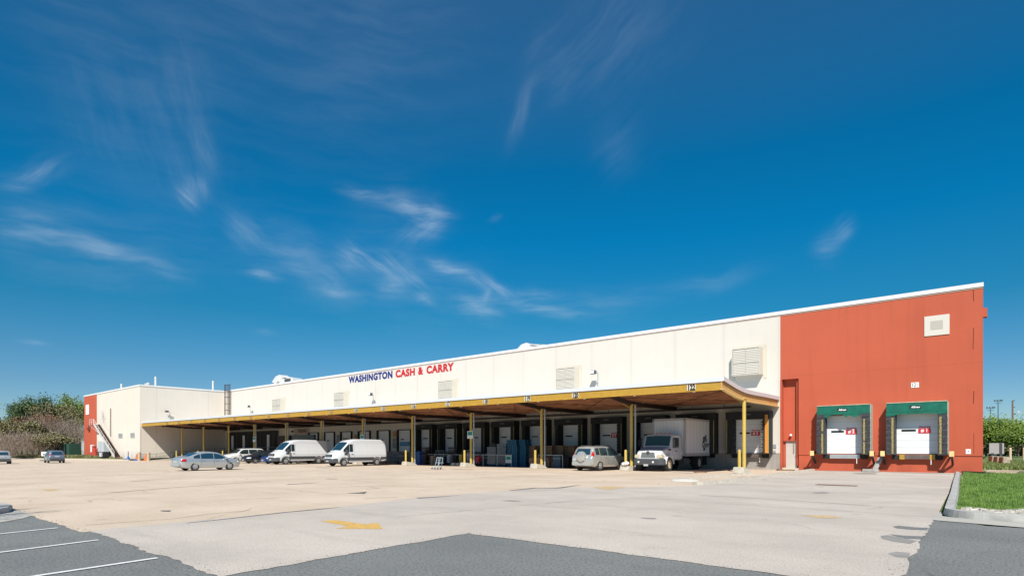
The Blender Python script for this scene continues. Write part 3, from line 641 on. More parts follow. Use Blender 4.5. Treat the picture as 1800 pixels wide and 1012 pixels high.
MB().lathe([(.001, 2.3), (.4, 2.1), (.4, 1.8), (.15, 1.6), (.15, 1.4)], (-.5, 0, 0), 10).build('cowl', WHITE, t, smooth=True)
MB().cyl((.9, -.9, 1.0), (.9, -.9, 1.9), .15).build('flue', WHITE, t)
for px, Y, z, l_ in ((213.5, 37, 14.0, 'thin white vent pipe on the wing roof above the small windows'), (273.5, 38, 14.3, 'thin white vent pipe on the roof beside the grey brown stack'), (374.5, 48, 14.5, 'thin white vent pipe on the wing roof near the caged ladder')):
    x = fx(px, Y); t = thing('vent_pipe', l_, 'vent pipe', (x, Y, 12.5), group='roof vent pipes')
    MB().cyl((0, 0, 0), (0, 0, z - 12.5), .17, n=10).build('pipe', WHITE, t); MB().cyl((0, 0, 0), (0, 0, .25), .3, n=10).build('flashing', GREYM, t)

# ================================================================ WING and annex
WX0, WYF = -145.3, 35.1
wg = thing('warehouse_wing', 'cream wing of the warehouse with an orange far strip, standing forward at the left', 'building', ((WX0 + XW) / 2, WYF, 0))
part(B(-136.7, XW, WYF, WY + 55, -.7, 12.3), 'wall', CREAMW, wg)
part(B(WX0, -136.7, WYF - .01, WY + 55, -.7, 12.3), 'painted_end_wall', ORANGE, wg)
part(MB().box(WX0 - .05, XW + .07, WYF - .07, WY + 55, 12.32, ROOF), 'coping', COPE, wg)
part(B(-134, XW + .02, WYF - .03, WYF - .011, -.7, 1.25), 'plinth_paint', wall_mat('pale_plinth', (.66, .60, .55), joint=0, grime=.1), wg)
part(B(XW, XW + .04, WYF + .02, WYF + .12, 0, 5.0), 'corner_strip', CREAMW, wg)
for x0, x1 in ((-123.6, -121.5), (-117.2, -115.2)):
    w_ = part(B(x0, x1, WYF - .05, WYF, 3.62, 4.35), 'window', mat('small_pane', (.10, .12, .13), .2), wg)
    f_ = MB()
    for k in range(5): f_.box(x0 + k * (x1 - x0 - .1) / 4, x0 + k * (x1 - x0 - .1) / 4 + .1, WYF - .08, WYF - .05, 3.6, 4.37)
    f_.box(x0, x1, WYF - .085, WYF - .06, 4.35, 4.42).box(x0, x1, WYF - .085, WYF - .06, 3.56, 3.62)
    part(f_, 'window_bars', WHITE, w_)
part(MB().cyl((-127.9, WYF - .12, 3.9), (-127.9, WYF - .12, 9.2), .08), 'standing_pipe', mat('pipe_tan', (.25, .22, .17), .6), wg)
part(B(-144.0, -141.9, WYF - .06, WYF - .01, 8.6, 10.6), 'wall_panel', WHTP, wg)
part(MB().box(-142.0, -141.0, WYF - .4, WYF - .01, 5.4, 5.9).box(-142.1, -140.9, WYF - .12, WYF - .01, 5.3, 6.4), 'wall_fixture', mat('fixture_dark', (.2, .05, .03), .6), wg)
cy = WYF - .3
for k, (x, z) in enumerate(((-132.2, 8.3), (-131.4, 7.7))):
    part(MB().bar((x, cy, z - 1.2), (x, cy, z + .8), .06).bar((x - .5, cy, z), (x + .3, cy, z), .05), 'conduit', GREYM, wg)
part(B(-135, -133.6, WYF - .3, WYF, 1.0, 3.2), 'meter_box', WHITE, wg)

an = thing('rear_annex', 'distant cream shed with a sloping roof edge behind the bare trees', 'building', (-190, 55, 0))
m_ = MB().add([(-10, 0, 0), (26, 0, 0), (26, 30, 0), (-10, 30, 0), (-10, 0, 9.6), (26, 0, 11.6), (26, 30, 11.6), (-10, 30, 9.6)], [(0, 1, 5, 4), (1, 2, 6, 5), (2, 3, 7, 6), (3, 0, 4, 7), (4, 5, 6, 7)])
m_.build('wall', wall_mat('annex_cream', (.62, .58, .48), joint=5, grime=.15), an)
MB().add([(-10.2, -.2, 9.5), (26, -.2, 11.5), (26, -.2, 12.0), (-10.2, -.2, 10.0), (-10.2, 0, 9.5), (26, 0, 11.5), (26, 0, 12.0), (-10.2, 0, 10.0)], [(0, 1, 2, 3), (0, 4, 5, 1), (3, 2, 6, 7), (0, 3, 7, 4)]).build('roof_edge', COPE, an)

# steel stair on the wing
t = thing('steel_stair', 'brown open tread steel stair with white rails climbing the wing wall', 'outside stair', (-130, WYF - .8, 0))
sx0, sz0, sx1, sz1 = -5.9 + 2.4, 6.25, 8.7, .1      # local top and bottom
L_ = MB().bar((sx0, -.5, sz0), (sx1, -.5, sz1), .06, .28).bar((sx0, .5, sz0), (sx1, .5, sz1), .06, .28); L_.build('stringer', WHITE, t)
L_ = MB(); n = 30
for i in range(n):
    f = i / n; L_.box(sx0 + (sx1 - sx0) * f - .18, sx0 + (sx1 - sx0) * f + .2, -.48, .48, sz0 + (sz1 - sz0) * f, sz0 + (sz1 - sz0) * f + .06)
L_.prism([(sx0, sz0 - .12), (sx1, sz1 - .1), (sx1, sz1 - .16), (sx0, sz0 - .2)], 'y', -.45, .45)
L_.build('tread', RUST, t)
B(-5.9, -3.5, -.6, .7, 6.15, 6.25).build('landing', RUST, t)
r_ = MB().bar((sx0, -.55, sz0 + 1), (sx1, -.55, sz1 + 1), .05).bar((sx0, -.55, sz0 + .5), (sx1, -.55, sz1 + .5), .04).bar((-5.9, -.6, 7.3), (-3.5, -.6, 7.3), .06).bar((-5.9, -.6, 6.8), (-3.5, -.6, 6.8), .05)
for i in range(9):
    f = i / 8; x = sx0 + (sx1 - sx0) * f; z = sz0 + (sz1 - sz0) * f; r_.bar((x, -.55, z), (x, -.55, z + 1), .045)
for x in (-5.9, -4.7, -3.5): r_.bar((x, -.6, 6.2), (x, -.6, 7.3), .06)
r_.bar((-5.9, -.6, 6.2), (-4.6, .7, 4.6), .08).bar((1.3, -.5, 3.8), (.2, .7, 2.6), .07); r_.build('railing', WHITE, t)

# caged ladder in the inner corner
t = thing('caged_ladder', 'black caged roof ladder in the corner between wing and main wall', 'ladder', (-110.6, WY - .5, 5.6))
L_ = MB().bar((-.3, .3, 0), (-.3, .3, 8.1), .06).bar((.3, .3, 0), (.3, .3, 8.1), .06)
for i in range(24): L_.bar((-.3, .3, .3 + i * .33), (.3, .3, .3 + i * .33), .035)
L_.build('ladder_rail', STEELD, t)
L_ = MB()
for z in (2.0, 3.2, 4.4, 5.6, 6.8, 7.9):
    for i in range(8):
        a, b = math.pi * i / 8, math.pi * (i + 1) / 8; L_.bar((-.62 * math.cos(a), .3 - .85 * math.sin(a), z), (-.62 * math.cos(b), .3 - .85 * math.sin(b), z), .05)
for i in range(7): a = math.pi * (i + .5) / 7; L_.bar((-.62 * math.cos(a), .3 - .85 * math.sin(a), 2.0), (-.62 * math.cos(a), .3 - .85 * math.sin(a), 7.9), .045)
L_.build('cage', STEELD, t)
B(-.2, .5, .1, .4, .0, 1.7).build('yellow_guard', YEL, t)

# ================================================================ CANOPY
def EY(x): return 37.3 + (x + 13.75) * .0195
PX = [1308, 1110, 952, 828, 725, 638, 565, 503, 447, 402, 358, 320]
POST = []
for p in PX:
    x = -60
    for _ in range(12): x = fx(p, EY(x) + 4.0)
    POST.append((x, EY(x) + 4.0))
cp = thing('loading_canopy', 'long yellow edged canopy on yellow posts over the loading docks', 'canopy', (-60, 45, 0))
XC = -13.75; XL = XW + .02
PROF = [(0, 6.10), (1.2, 5.93), (2.6, 5.74), (4.0, 5.62), (5.6, 5.58), (8, 5.62), (99, 5.72)]   # distance from outer edge -> top of roof
def pz(s_):
    for (a, za), (b, zb) in zip(PROF, PROF[1:]):
        if a <= s_ <= b: return za + (zb - za) * (s_ - a) / (b - a)
    return 6.1
NS = [0, .6, 1.2, 1.9, 2.6, 3.3, 4.0, 5.0, 6.5, 8.5, None]
def rows(x, dz, y_end=WY - .02):
    e = EY(x); out = []
    for s_ in NS:
        if s_ is None: out.append((x, y_end, pz(y_end - e) + dz))
        else: out.append((x, e + s_, pz(s_) + dz))
    return out
def slab(z0, z1, xs, yo=0):
    vs = []; fs = []; k = len(NS)
    for x in xs: vs += rows(x, z0) + rows(x, z1)
    for i in range(len(xs) - 1):
        a, b = i * 2 * k, (i + 1) * 2 * k
        for j in range(k - 1):
            fs += [(a + j, a + j + 1, b + j + 1, b + j), (a + k + j, b + k + j, b + k + j + 1, a + k + j + 1)]
        fs += [(a, b, b + k, a + k), (a + k - 1, a + 2 * k - 1, b + 2 * k - 1, b + k - 1)]
    n = len(xs) - 1
    for base in (0, n * 2 * k):
        for j in range(k - 1): fs.append((base + j, base + j + 1, base + k + j + 1, base + k + j))
    return MB().add(vs, fs)
XS = [XC + (XL - XC) * i / 24 for i in range(25)]
part(slab(-.05, .02, XS), 'roof_deck', WOODD, cp)
part(slab(.025, .10, XS), 'roof_membrane', mat('roof_membrane', (.62, .64, .64), .6, var=.1), cp)
# white roof edge on the front and the right end
fr = MB(); fr.add([(XC, EY(XC) - .05, 5.97), (XL, EY(XL) - .05, 5.97), (XL, EY(XL) - .05, 6.24), (XC, EY(XC) - .05, 6.24), (XC, EY(XC), 5.97), (XL, EY(XL), 5.97), (XL, EY(XL), 6.24), (XC, EY(XC), 6.24)], [(0, 1, 2, 3), (4, 5, 6, 7), (0, 1, 5, 4), (3, 2, 6, 7), (0, 3, 7, 4), (1, 2, 6, 5)])
part(fr, 'front_flashing', mat('flashing_white', (.72, .74, .76), .4, .2), cp)
def endband(x0, x1, zb, zt, step=None):
    e = EY(XC); pts = [(e + (s_ if s_ is not None else WY - .02 - e)) for s_ in NS]
    vs = []
    for y in pts: z = pz(y - e); vs += [(x0, y, z + zb), (x1, y, z + zb), (x1, y, z + zt), (x0, y, z + zt)]
    fs = []
    for i in range(len(pts) - 1): fs += [(4 * i + j, 4 * i + (j + 1) % 4, 4 * i + 4 + (j + 1) % 4, 4 * i + 4 + j) for j in range(4)]
    fs += [(0, 1, 2, 3), tuple(4 * (len(pts) - 1) + j for j in range(4))]
    return MB().add(vs, fs)
part(endband(XC - .02, XC + .05, -.10, .18), 'end_flashing', mat('flashing_pinkish', (.62, .56, .56), .5), cp)
# yellow beams: front channel in bays, end beam with flanges
part(MB().bar((XC - .1, EY(XC) + .06, 5.68), (XL, EY(XL) + .06, 5.68), .08, .52), 'front_beam', YEL, cp)
part(MB().bar((XC - .1, EY(XC) + .0, 5.44), (XL, EY(XL) + .0, 5.44), .16, .04), 'beam_flange', mat('dirty_yellow', (.5, .30, .04), .6, var=.3), cp)
part(endband(XC - .16, XC - .08, -.60, -.11), 'end_beam', mat('end_beam_tan', (.60, .34, .12), .6, var=.1), cp)
part(endband(XC - .22, XC + .04, -.64, -.60), 'end_flange', YELL, cp)
for (x, y) in POST[1:]:
    # cross beams and posts
    e = EY(x); WALLY = WY - .05
    m_ = MB(); pts = [e + .2, e + 2, e + 4.0, e + 7, WALLY]
    for a, b in zip(pts, pts[1:]):
        m_.bar((x, a, pz(a - e) - .42), (x, b, pz(b - e) - .42), .12, .34)
    part(m_, 'cross_beam', STEELD, cp)
for i, (x, y) in enumerate(POST):
    p_ = part(MB().cyl((x, y, .3 + G(x)), (x, y, 5.08), .125, n=16), 'post', YELP, cp, smooth=True)
    part(MB().box(x - .18, x + .18, y - .18, y + .18, 5.08, 5.14).bar((x - .12, y - .1, 4.85), (x - .7, y - .1, 5.2), .05), 'cap_plate', YELP, p_)
    part(MB().box(x - .2, x + .2, y - .2, y + .2, .28 + G(x), .31 + G(x)), 'base_plate', RUST, p_)
    if 0 < i < 9: part(MB().cyl((x + .28, y + .1, G(x) + .1), (x + .28, y + .1, 5.1), .07, n=10), 'downpipe', GREYM, p_)
# purlins along the building and rods
pu = MB()
for s_ in (1.0, 2.1, 3.2, 4.4, 5.6, 6.9, 8.2, 9.6, 11.0):
    for i in range(24):
        a, b = min(XS[i], XC - .22), XS[i + 1]
        pu.bar((a, EY(a) + s_, pz(s_) - .17), (b, EY(b) + s_, pz(s_) - .17), .09, .22)
part(pu, 'purlin', WOOD, cp)
for i in range(len(POST) - 1):
    (xa, ya), (xb, yb_) = POST[i], POST[i + 1]
    part(MB().bar((xa, EY(xa) + .3, 5.42), (xb, WY - 2, 5.25), .035).bar((xb, EY(xb) + .3, 5.42), (xa, WY - 2, 5.25), .035), 'tie_rod', STEELD, cp)
    xm = (xa + xb) / 2
    for q in (xa - 2.2, xa - 6.6):
        l_ = part(MB().lathe([(.001, 0), (.10, .02), (.12, .09), (.05, .14), (.001, .14)], (q, EY(q) + .7, 5.42), 10), 'lamp_bulb', WHTP, cp, smooth=True)
# number plates on the beam
NUM = [('122', -15.85), ('120', -24.95), ('119', -29.55), ('118', -34.1), ('117', -38.7), ('116', -43.3), ('115', -47.9), ('114', -52.4)] + [(str(113 - i), -56.95 - 4.5 * i) for i in range(11)]
for i, (s_, x) in enumerate(NUM):
    y = EY(x) - .02; far = i > 7
    b_ = part(B(x - .30, x + .30, y - .01, y + .01, 5.51, 5.89), 'number_plate', mat('plate_faded', (.42, .29, .12), .7, var=.2) if far else mat('plate_pale', (.64, .60, .48), .7), cp)
    wtext('number', s_, .50 if not far else .36, mat('faded_number', (.20, .13, .07), .7) if far else BLKP, x, y - .02, 5.69, b_, sx=.72, bold=.02 if not far else .004)
# bollards on concrete blocks, one in front of each post
BLK0 = None
for i, (x, y) in enumerate(POST):
    lab = ['post nearest the orange wall', 'post left of the truck', 'post by the brown pallets', 'post with the green sign, by the yellow box', 'post right of the front van', 'post behind the front van', 'post between the two vans', 'post behind the rear van', 'post behind the white car', 'third post from the left', 'second post from the left', 'leftmost post'][i]
    blk = thing('concrete_block', 'sloped concrete block at the ' + lab, 'concrete block', (x, y - .35, 0), group='concrete blocks under the canopy posts')
    MB().prism([(-.95, 0), (-.9, .46), (.25, .46), (.95, 0)], 'y', -.0, .001)
    MB().add([(-.42, -.85, .0), (.42, -.85, 0), (.42, .75, 0), (-.42, .75, 0), (-.34, -.78, .45), (.34, -.78, .45), (.34, .35, .30), (-.34, .35, .30)], [(0, 1, 5, 4), (1, 2, 6, 5), (2, 3, 7, 6), (3, 0, 4, 7), (4, 5, 6, 7), (3, 2, 1, 0)]).build('block_body', CONC, blk, bevel=.03)
    B(-.36, .36, -.3, -.27, .36, .40).build('block_joint', mat('joint_dirt', (.2, .17, .13), .9), blk)
    bo = thing('bollard', 'yellow bollard at the ' + lab, 'bollard', (x - .02, y - .88, .44), group='bollards in front of the canopy posts')
    MB().cyl((0, 0, 0), (0, 0, 1.12), .105, n=14).build('pipe', YELP, bo, smooth=True)
    MB().lathe([(.105, 1.12), (.09, 1.16), (.05, 1.18), (.001, 1.19)], n=14).build('cap', YELP, bo, smooth=True)

# flood lights standing on the canopy roof
for px, l_ in ((1051, 'flood light on a thin mast between the two right hand louvre hoods'), (656, 'flood light on a thin mast under the blue lettering'), (440, 'flood light on a thin mast right of the caged ladder')):
    x = fx(px, WY - .8); t = thing('flood_light', l_, 'flood light', (x, WY - .8, 5.8), group='flood lights over the canopy roof')
    MB().cyl((0, 0, 0), (0, 0, 3.2), .05, n=8).cyl((0, 0, 3.2), (-.35, 0, 3.3), .045, n=8).build('mast', GREYM, t)
    MB().box(-.75, -.2, -.35, .1, 3.1, 3.45, Matrix.Rotation(.0, 4, 'X')).build('lamp_head', DGREY, t, bevel=.03)
    B(-.72, -.23, -.37, -.35, 3.13, 3.42).build('lens', LAMP, t)
t = thing('flood_light', 'flood light on the wing side wall above the left end of the canopy', 'flood light', (XW + .5, 39.6, 5.9), group='flood lights over the canopy roof')
MB().cyl((0, 0, 0), (0, 0, 2.2), .05, n=8).build('mast', GREYM, t); B(-.1, .4, -.75, -.3, 2.1, 2.4).build('lamp_head', DGREY, t); B(-.05, .05, -.3, .05, 2.2, 2.28).build('arm', GREYM, t)

#PART2
# ================================================================ VEHICLES
def lin(P, x):
    if x <= P[0][0]: return P[0][1]
    for (a, va), (b, vb) in zip(P, P[1:]):
        if x <= b: return va + (vb - va) * (x - a) / (b - a) if b > a else vb
    return P[-1][1]
def smo(P, x, w=.07): return sum(lin(P, x + d) for d in (-w, -w / 2, 0, w / 2, w)) / 5
class Body:
    def __init__(s, top, belt, bot, hw, tum=.32, crown=.03, w=.07):
        s.top, s.belt, s.bot, s.hw, s.tum, s.crown, s.w = top, belt, bot, hw, tum, crown, w; s.x0, s.x1 = top[0][0], top[-1][0]
    def zt(s, x): return smo(s.top, x, s.w)
    def sec(s, x):
        zt = s.zt(x); zb = smo(s.bot, x); h = smo(s.hw, x, .05); be = min(smo(s.belt, x), zt - .03)
        be = max(be, zb + .2) if zt - zb > .3 else (zb + (zt - zb) * .8); ws = h * .955; wr = max(ws - s.tum * max(0, zt - be), h * .5); zm = zb + (be - zb) * .55
        top7 = max(zt - .07, be + .3 * (zt - be))
        return [(0, zb), (h * .86, zb), (h * .965, zb + .10 * min(1, (be - zb) / .4)), (h, zm), (h * .99, be - .16 * (be - zm)), (ws, be), (wr, top7), (wr * .88, zt), (0, zt + s.crown)]
    def side(s, x, z):
        P = s.sec(x)[1:8]
        for (ya, za), (yb, zb) in zip(P, P[1:]):
            if za <= z <= zb: return ya + (yb - ya) * (z - za) / max(1e-5, zb - za)
        return P[0][0] if z < P[0][1] else P[-1][0]
    def shell(s, n=64):
        xs = [s.x0 + (s.x1 - s.x0) * (.5 - .5 * math.cos(math.pi * i / n)) * 1.0 for i in range(n + 1)]
        vs = []; K = 16
        for x in xs:
            P = s.sec(x); ring = P + [(-y, z) for y, z in P[-2:0:-1]]
            vs += [(x, y, z) for y, z in ring]; K = len(ring)
        fs = [(i * K + j, i * K + (j + 1) % K, (i + 1) * K + (j + 1) % K, (i + 1) * K + j) for i in range(n) for j in range(K)]
        fs += [tuple(range(K)), tuple(n * K + j for j in range(K))[::-1]]
        return MB().add(vs, fs)
    def patch(s, x0, x1, z0, z1, sy, off=.012, nx=10, nz=3, top_gap=.11, slant=0.0):
        vs = []
        for i in range(nx + 1):
            for j in range(nz + 1):
                f = j / nz; x = x0 + (x1 - x0) * i / nx + slant * f
                zt = min(z1, s.zt(x) - top_gap); z = z0 + max(.001, zt - z0) * f
                vs.append((x, sy * (s.side(x, z) + off), z))
        return MB().add(vs, [(i * (nz + 1) + j, (i + 1) * (nz + 1) + j, (i + 1) * (nz + 1) + j + 1, i * (nz + 1) + j + 1) for i in range(nx) for j in range(nz)])
    def screen(s, x0, x1, u=.93, off=.012, n=8):
        vs = []; U = (-u, -u / 2, 0, u / 2, u)
        for i in range(n + 1):
            x = x0 + (x1 - x0) * i / n; P = s.sec(x); wr = P[7][0]; zt = P[7][1]
            for q in U: vs.append((x, q * wr, zt + s.crown * (1 - abs(q)) + off))
        return MB().add(vs, [(i * 5 + j, (i + 1) * 5 + j, (i + 1) * 5 + j + 1, i * 5 + j + 1) for i in range(n) for j in range(4)])
def cut_wells(o, wells, r):
    c = MB()
    for (x, y) in wells:
        s_ = 1 if y > 0 else -1; c.cyl((x, y - s_ * .28, r * .98), (x, y + s_ * .5, r * .98), r * 1.16, n=28)
    k = c.build('cut', BLACK); md = o.modifiers.new('b', 'BOOLEAN'); md.operation = 'DIFFERENCE'; md.object = k; md.solver = 'EXACT'
    bpy.context.view_layer.update(); me = bpy.data.meshes.new_from_object(o.evaluated_get(bpy.context.evaluated_depsgraph_get()))
    o.modifiers.clear(); me.name = o.name; bm = bmesh.new(); bm.from_mesh(me)
    for f in bm.faces: f.smooth = True
    for e in bm.edges:
        if e.is_manifold and e.calc_face_angle(0) > R(34): e.smooth = False
    bm.to_mesh(me); bm.free(); o.data = me; bpy.data.objects.remove(k)
def wheel(t, x, y, r, w=.2, spokes=5, hub=RIM, dual=False, cover=True):
    s_ = 1 if y > 0 else -1; yo = y
    tyre = MB().lathe([(r * .62, -w / 2), (r * .93, -w / 2), (r, -w * .34), (r, w * .34), (r * .93, w / 2), (r * .62, w / 2)], (x, yo - s_ * w / 2, r), 26, 'y').build('wheel', RUB, t, smooth=True)
    rm = MB(); rm.lathe([(r * .63, w * .46), (r * .66, w * .40), (r * .6, w * .1), (.001, w * .1)] if s_ > 0 else [(r * .63, -w * .46), (r * .66, -w * .40), (r * .6, -w * .1), (.001, -w * .1)], (x, yo - s_ * w / 2, r), 26, 'y')
    rm.build('rim_well', DGREY, tyre, smooth=False)
    sp = MB(); yy = yo - s_ * w * .12
    sp.lathe([(r * .64, -.012), (r * .56, -.012), (r * .56, .012), (r * .64, .012), (r * .64, -.012)], (x, yy, r), 26, 'y'); sp.cyl((x, yy - .02 * s_, r), (x, yy + .03 * s_, r), r * .17, n=14)
    for k in range(spokes):
        a = 2 * math.pi * k / spokes + .3; ca, sa = math.cos(a), math.sin(a); nx_, nz_ = -sa, ca; w0, w1 = r * .10, r * (.5 / spokes + .04)
        q = [(x + ca * r * .1 + nx_ * w0, r + sa * r * .1 + nz_ * w0), (x + ca * r * .6 + nx_ * w1, r + sa * r * .6 + nz_ * w1), (x + ca * r * .6 - nx_ * w1, r + sa * r * .6 - nz_ * w1), (x + ca * r * .1 - nx_ * w0, r + sa * r * .1 - nz_ * w0)]
        sp.prism(q, 'y', yy - .012, yy + .014)
    sp.build('rim', hub, tyre, smooth=True); return tyre
CHR = mat('chrome', (.7, .7, .72), .15, 1.0)
def car(name, label, cat, B_, paint, x, y, head, wheels, r, hwid, windows, screens, lights, extra=None, spokes=5, seams=(), group=None, hub=RIM, f=1.0):
    t = thing(name, label, cat, (x * f, y * f, .008), head, group); t.scale = (f, f, f)
    body = B_.shell().build('body', paint, t); cut_wells(body, [(wx, sy * hwid) for wx in wheels for sy in (-1, 1)], r)
    for wx in wheels:
        for sy in (-1, 1): wheel(t, wx, sy * (hwid + .005), r, spokes=spokes, hub=hub)
    for a, b, z0, z1 in windows:
        for sy in (-1, 1): B_.patch(a, b, z0, z1, sy).build('side_window', GLASS, t, smooth=True)
    for (a, b, nm) in screens: B_.screen(a, b).build(nm, GLASS, t, smooth=True)
    for nm, a, b, z0, z1, m_ in lights:
        for sy in (-1, 1): B_.patch(a, b, z0, z1, sy, off=.014, nx=6, top_gap=.0).build(nm, m_, t, smooth=True)
    for sx_, z0, z1 in seams:
        for sy in (-1, 1): B_.patch(sx_, sx_ + .014, z0, z1, sy, off=.004, nx=1, nz=8).build('door_seam', BLKP, t)
    if extra: extra(t, B_)
    return t
def mirror(t, B_, x, z, m_=None, s_=1.0):
    for sy in (-1, 1):
        w = B_.side(x, z); q = MB().box(x - .06 * s_, x + .06 * s_, sy * (w + .04), sy * (w + .24 * s_), z - .02, z + .14 * s_) if sy > 0 else MB().box(x - .06 * s_, x + .06 * s_, -(w + .24 * s_), -(w + .04), z - .02, z + .14 * s_)
        q.bar((x, sy * (w - .02), z), (x, sy * (w + .08), z + .02), .04); q.build('wing_mirror', m_ or BLKP, t, bevel=.015)
def handles(t, B_, xs, z, m_):
    for x in xs:
        for sy in (-1, 1):
            w = B_.side(x, z); a, b = sorted((sy * (w + .005), sy * (w + .04))); B(x - .09, x + .09, a, b, z - .015, z + .02).build('door_handle', m_, t)
DGREYV = mat('van_cladding', (.055, .06, .068), .6)
SILV = mat('silver_paint', (.50, .53, .54), .28, .55, coat=.5)
SILW = mat('warm_silver_paint', (.50, .50, .475), .3, .5, coat=.5)
WHP = mat('white_car_paint', (.60, .60, .585), .3, coat=.5)
WHV = mat('white_van_paint', (.60, .61, .62), .35, coat=.3)
BLU = mat('blue_car_paint', (.012, .05, .20), .25, .3, coat=.6)
BLA = mat('black_car_paint', (.012, .018, .03), .22, .2, coat=.6)
GRYC = mat('grey_blue_paint', (.20, .23, .28), .28, .5, coat=.5)
def G_seat(t, B_, xa, z):
    pass
# --- silver sedan
SED = Body([(-2.40, .72), (-2.36, .96), (-2.25, 1.04), (-1.75, 1.10), (-1.05, 1.38), (-.5, 1.465), (.1, 1.47), (.55, 1.40), (1.28, 1.02), (1.6, .95), (2.1, .82), (2.32, .70), (2.40, .58)],
           [(-2.4, .92), (-1.7, .96), (1.2, .88), (2.4, .7)], [(-2.4, .42), (-2.2, .26), (-1.9, .2), (1.9, .2), (2.25, .22), (2.4, .32)],
           [(-2.40, .66), (-2.33, .80), (-2.1, .87), (-1.2, .90), (1.2, .90), (1.9, .865), (2.2, .79), (2.34, .66), (2.40, .50)])
def sed_x(t, B_):
    mirror(t, B_, 1.02, .92, SILV); handles(t, B_, (-.75, .30), .80, SILV)
    B(-2.435, -2.39, -.26, .26, .62, .78).build('number_plate', PLATE, t); B(-2.50, -2.32, -.74, .74, .34, .60).build('rear_bumper', SILV, t, bevel=.05)
    MB().bar((-1.95, -.7, 1.13), (-1.95, .7, 1.13), .12, .03).build('boot_lip', SILV, t)
    B(-.5, -.46, -.5, -.1, .9, 1.2).build('front_seat', DGREY, t)
    for sy in (-1, 1): B_.patch(-2.0, 2.0, .45, .49, sy, off=.012, nx=24, nz=1).build('side_moulding', SILV, t)
car('parked_car', 'silver four door saloon alone in the open lot, seen from its rear right corner', 'car', SED, SILV, -49.0, 20.05, R(90 + 3), (-1.33, 1.38), .325, .885, 
    [(-1.42, -.93, .97, 1.5), (-.86, .10, .94, 1.5), (.16, 1.16, .92, 1.5)], [(-1.72, -1.06, 'rear_window'), (.58, 1.24, 'windscreen')],
    [('tail_lamp', -2.33, -1.98, .72, .93, TAIL), ('headlamp', 1.98, 2.28, .60, .74, LAMP)], sed_x, f=1.04, seams=[(-.89, .3, .95), (.13, .3, .95), (1.2, .3, .85)], spokes=7)
# --- sport utility bodies
def suv_body(L, W, H, hood=1.05):
    a = -L / 2; b = L / 2
    return Body([(a, .78), (a + .04, 1.02), (a + .12, 1.10), (a + .38, H - .12), (a + .55, H - .02), (a + 1.4, H), (.35, H - .02), (.62, H - .08), (1.22, hood + .06), (1.45, hood), (b - .25, hood - .12), (b - .06, hood - .32), (b, .62)],
                [(a, 1.04), (1.1, hood - .06), (b, .72)], [(a, .5), (a + .12, .36), (a + .4, .27), (b - .5, .27), (b - .1, .32), (b, .42)],
                [(a, W * .42), (a + .06, W * .46), (a + .4, W * .49), (-1, W * .5), (1.2, W * .5), (b - .35, W * .475), (b - .1, W * .41), (b, W * .30)], tum=.26)
def suv_x(rear_plate, paint, spare=False, rails=True, clad=None):
    def f(t, B_):
        mirror(t, B_, 1.02, 1.04, paint); handles(t, B_, (-.62, .40), .93, paint); a = B_.x0; H = B_.zt(-.5)
        if rails:
            for sy in (-1, 1): MB().bar((a + .8, sy * .58, H + .06), (.3, sy * .58, H + .05), .04).bar((a + .8, sy * .58, H - .02), (a + .8, sy * .58, H + .06), .05).bar((.3, sy * .58, H - .02), (.3, sy * .58, H + .05), .05).build('roof_rail', DGREY, t)
        B(a - .07, a + .1, -.78, .78, .36, .66).build('rear_bumper', clad or paint, t, bevel=.04)
        # rear window lies on the tailgate slope
        z0, z1 = 1.12, H - .16; x0, x1 = a + .12 - .0, a + .36
        MB().add([(x0 + .015, -.62, z0), (x0 + .015, .62, z0), (x1 + .01, .52, z1), (x1 + .01, -.52, z1)], [(0, 1, 2, 3)]).add([(x0 - .02, -.62, z0), (x0 - .02, .62, z0), (x1 - .035, .52, z1), (x1 - .035, -.52, z1)], [(0, 1, 2, 3)]).build('rear_window', GLASS, t)
        B(a - .03, a + .01, -.26 if not spare else .36, .26 if not spare else .70, .82 if not spare else .70, .96 if not spare else .86).build('number_plate', PLATE, t)
        if spare:
            MB().lathe([(.001, -.24), (.22, -.24), (.34, -.20), (.365, -.12), (.365, -.0), (.001, -.0)], (a + .02, -.02, .98), 28, 'x').build('spare_wheel_cover', paint, t, smooth=True)
        b = B_.x1; B(b - .08, b + .015, -.5, .5, .55, .78).build('grille', DGREY, t, bevel=.02); B(b - .14, b + .05, -.72, .72, .36, .52).build('front_bumper', clad or paint, t, bevel=.04)
        B(b + .04, b + .06, -.2, .2, .42, .52).build('number_plate', PLATE, t)
    return f
SUV1 = suv_body(4.45, 1.82, 1.68)
car('parked_suv', 'silver compact sport utility car with spare wheel cover, parked at the shadow edge', 'car', SUV1, SILW, -21.85, 35.55, R(90 - 2), (-1.28, 1.36), .36, .895,
    [(-1.72, -1.30, 1.10, 1.8), (-1.22, -.32, 1.06, 1.8), (-.24, .92, 1.04, 1.8)], [(.66, 1.24, 'windscreen')],
    [('tail_lamp', -2.14, -1.92, 1.02, 1.30, TAIL), ('headlamp', 1.85, 2.12, .68, .86, LAMP)], suv_x(True, SILW, True), f=1.13, seams=[(-1.25, .4, 1.0), (-.28, .4, 1.0), (.98, .4, .95)])
SUV2 = suv_body(4.85, 1.92, 1.72, 1.10)
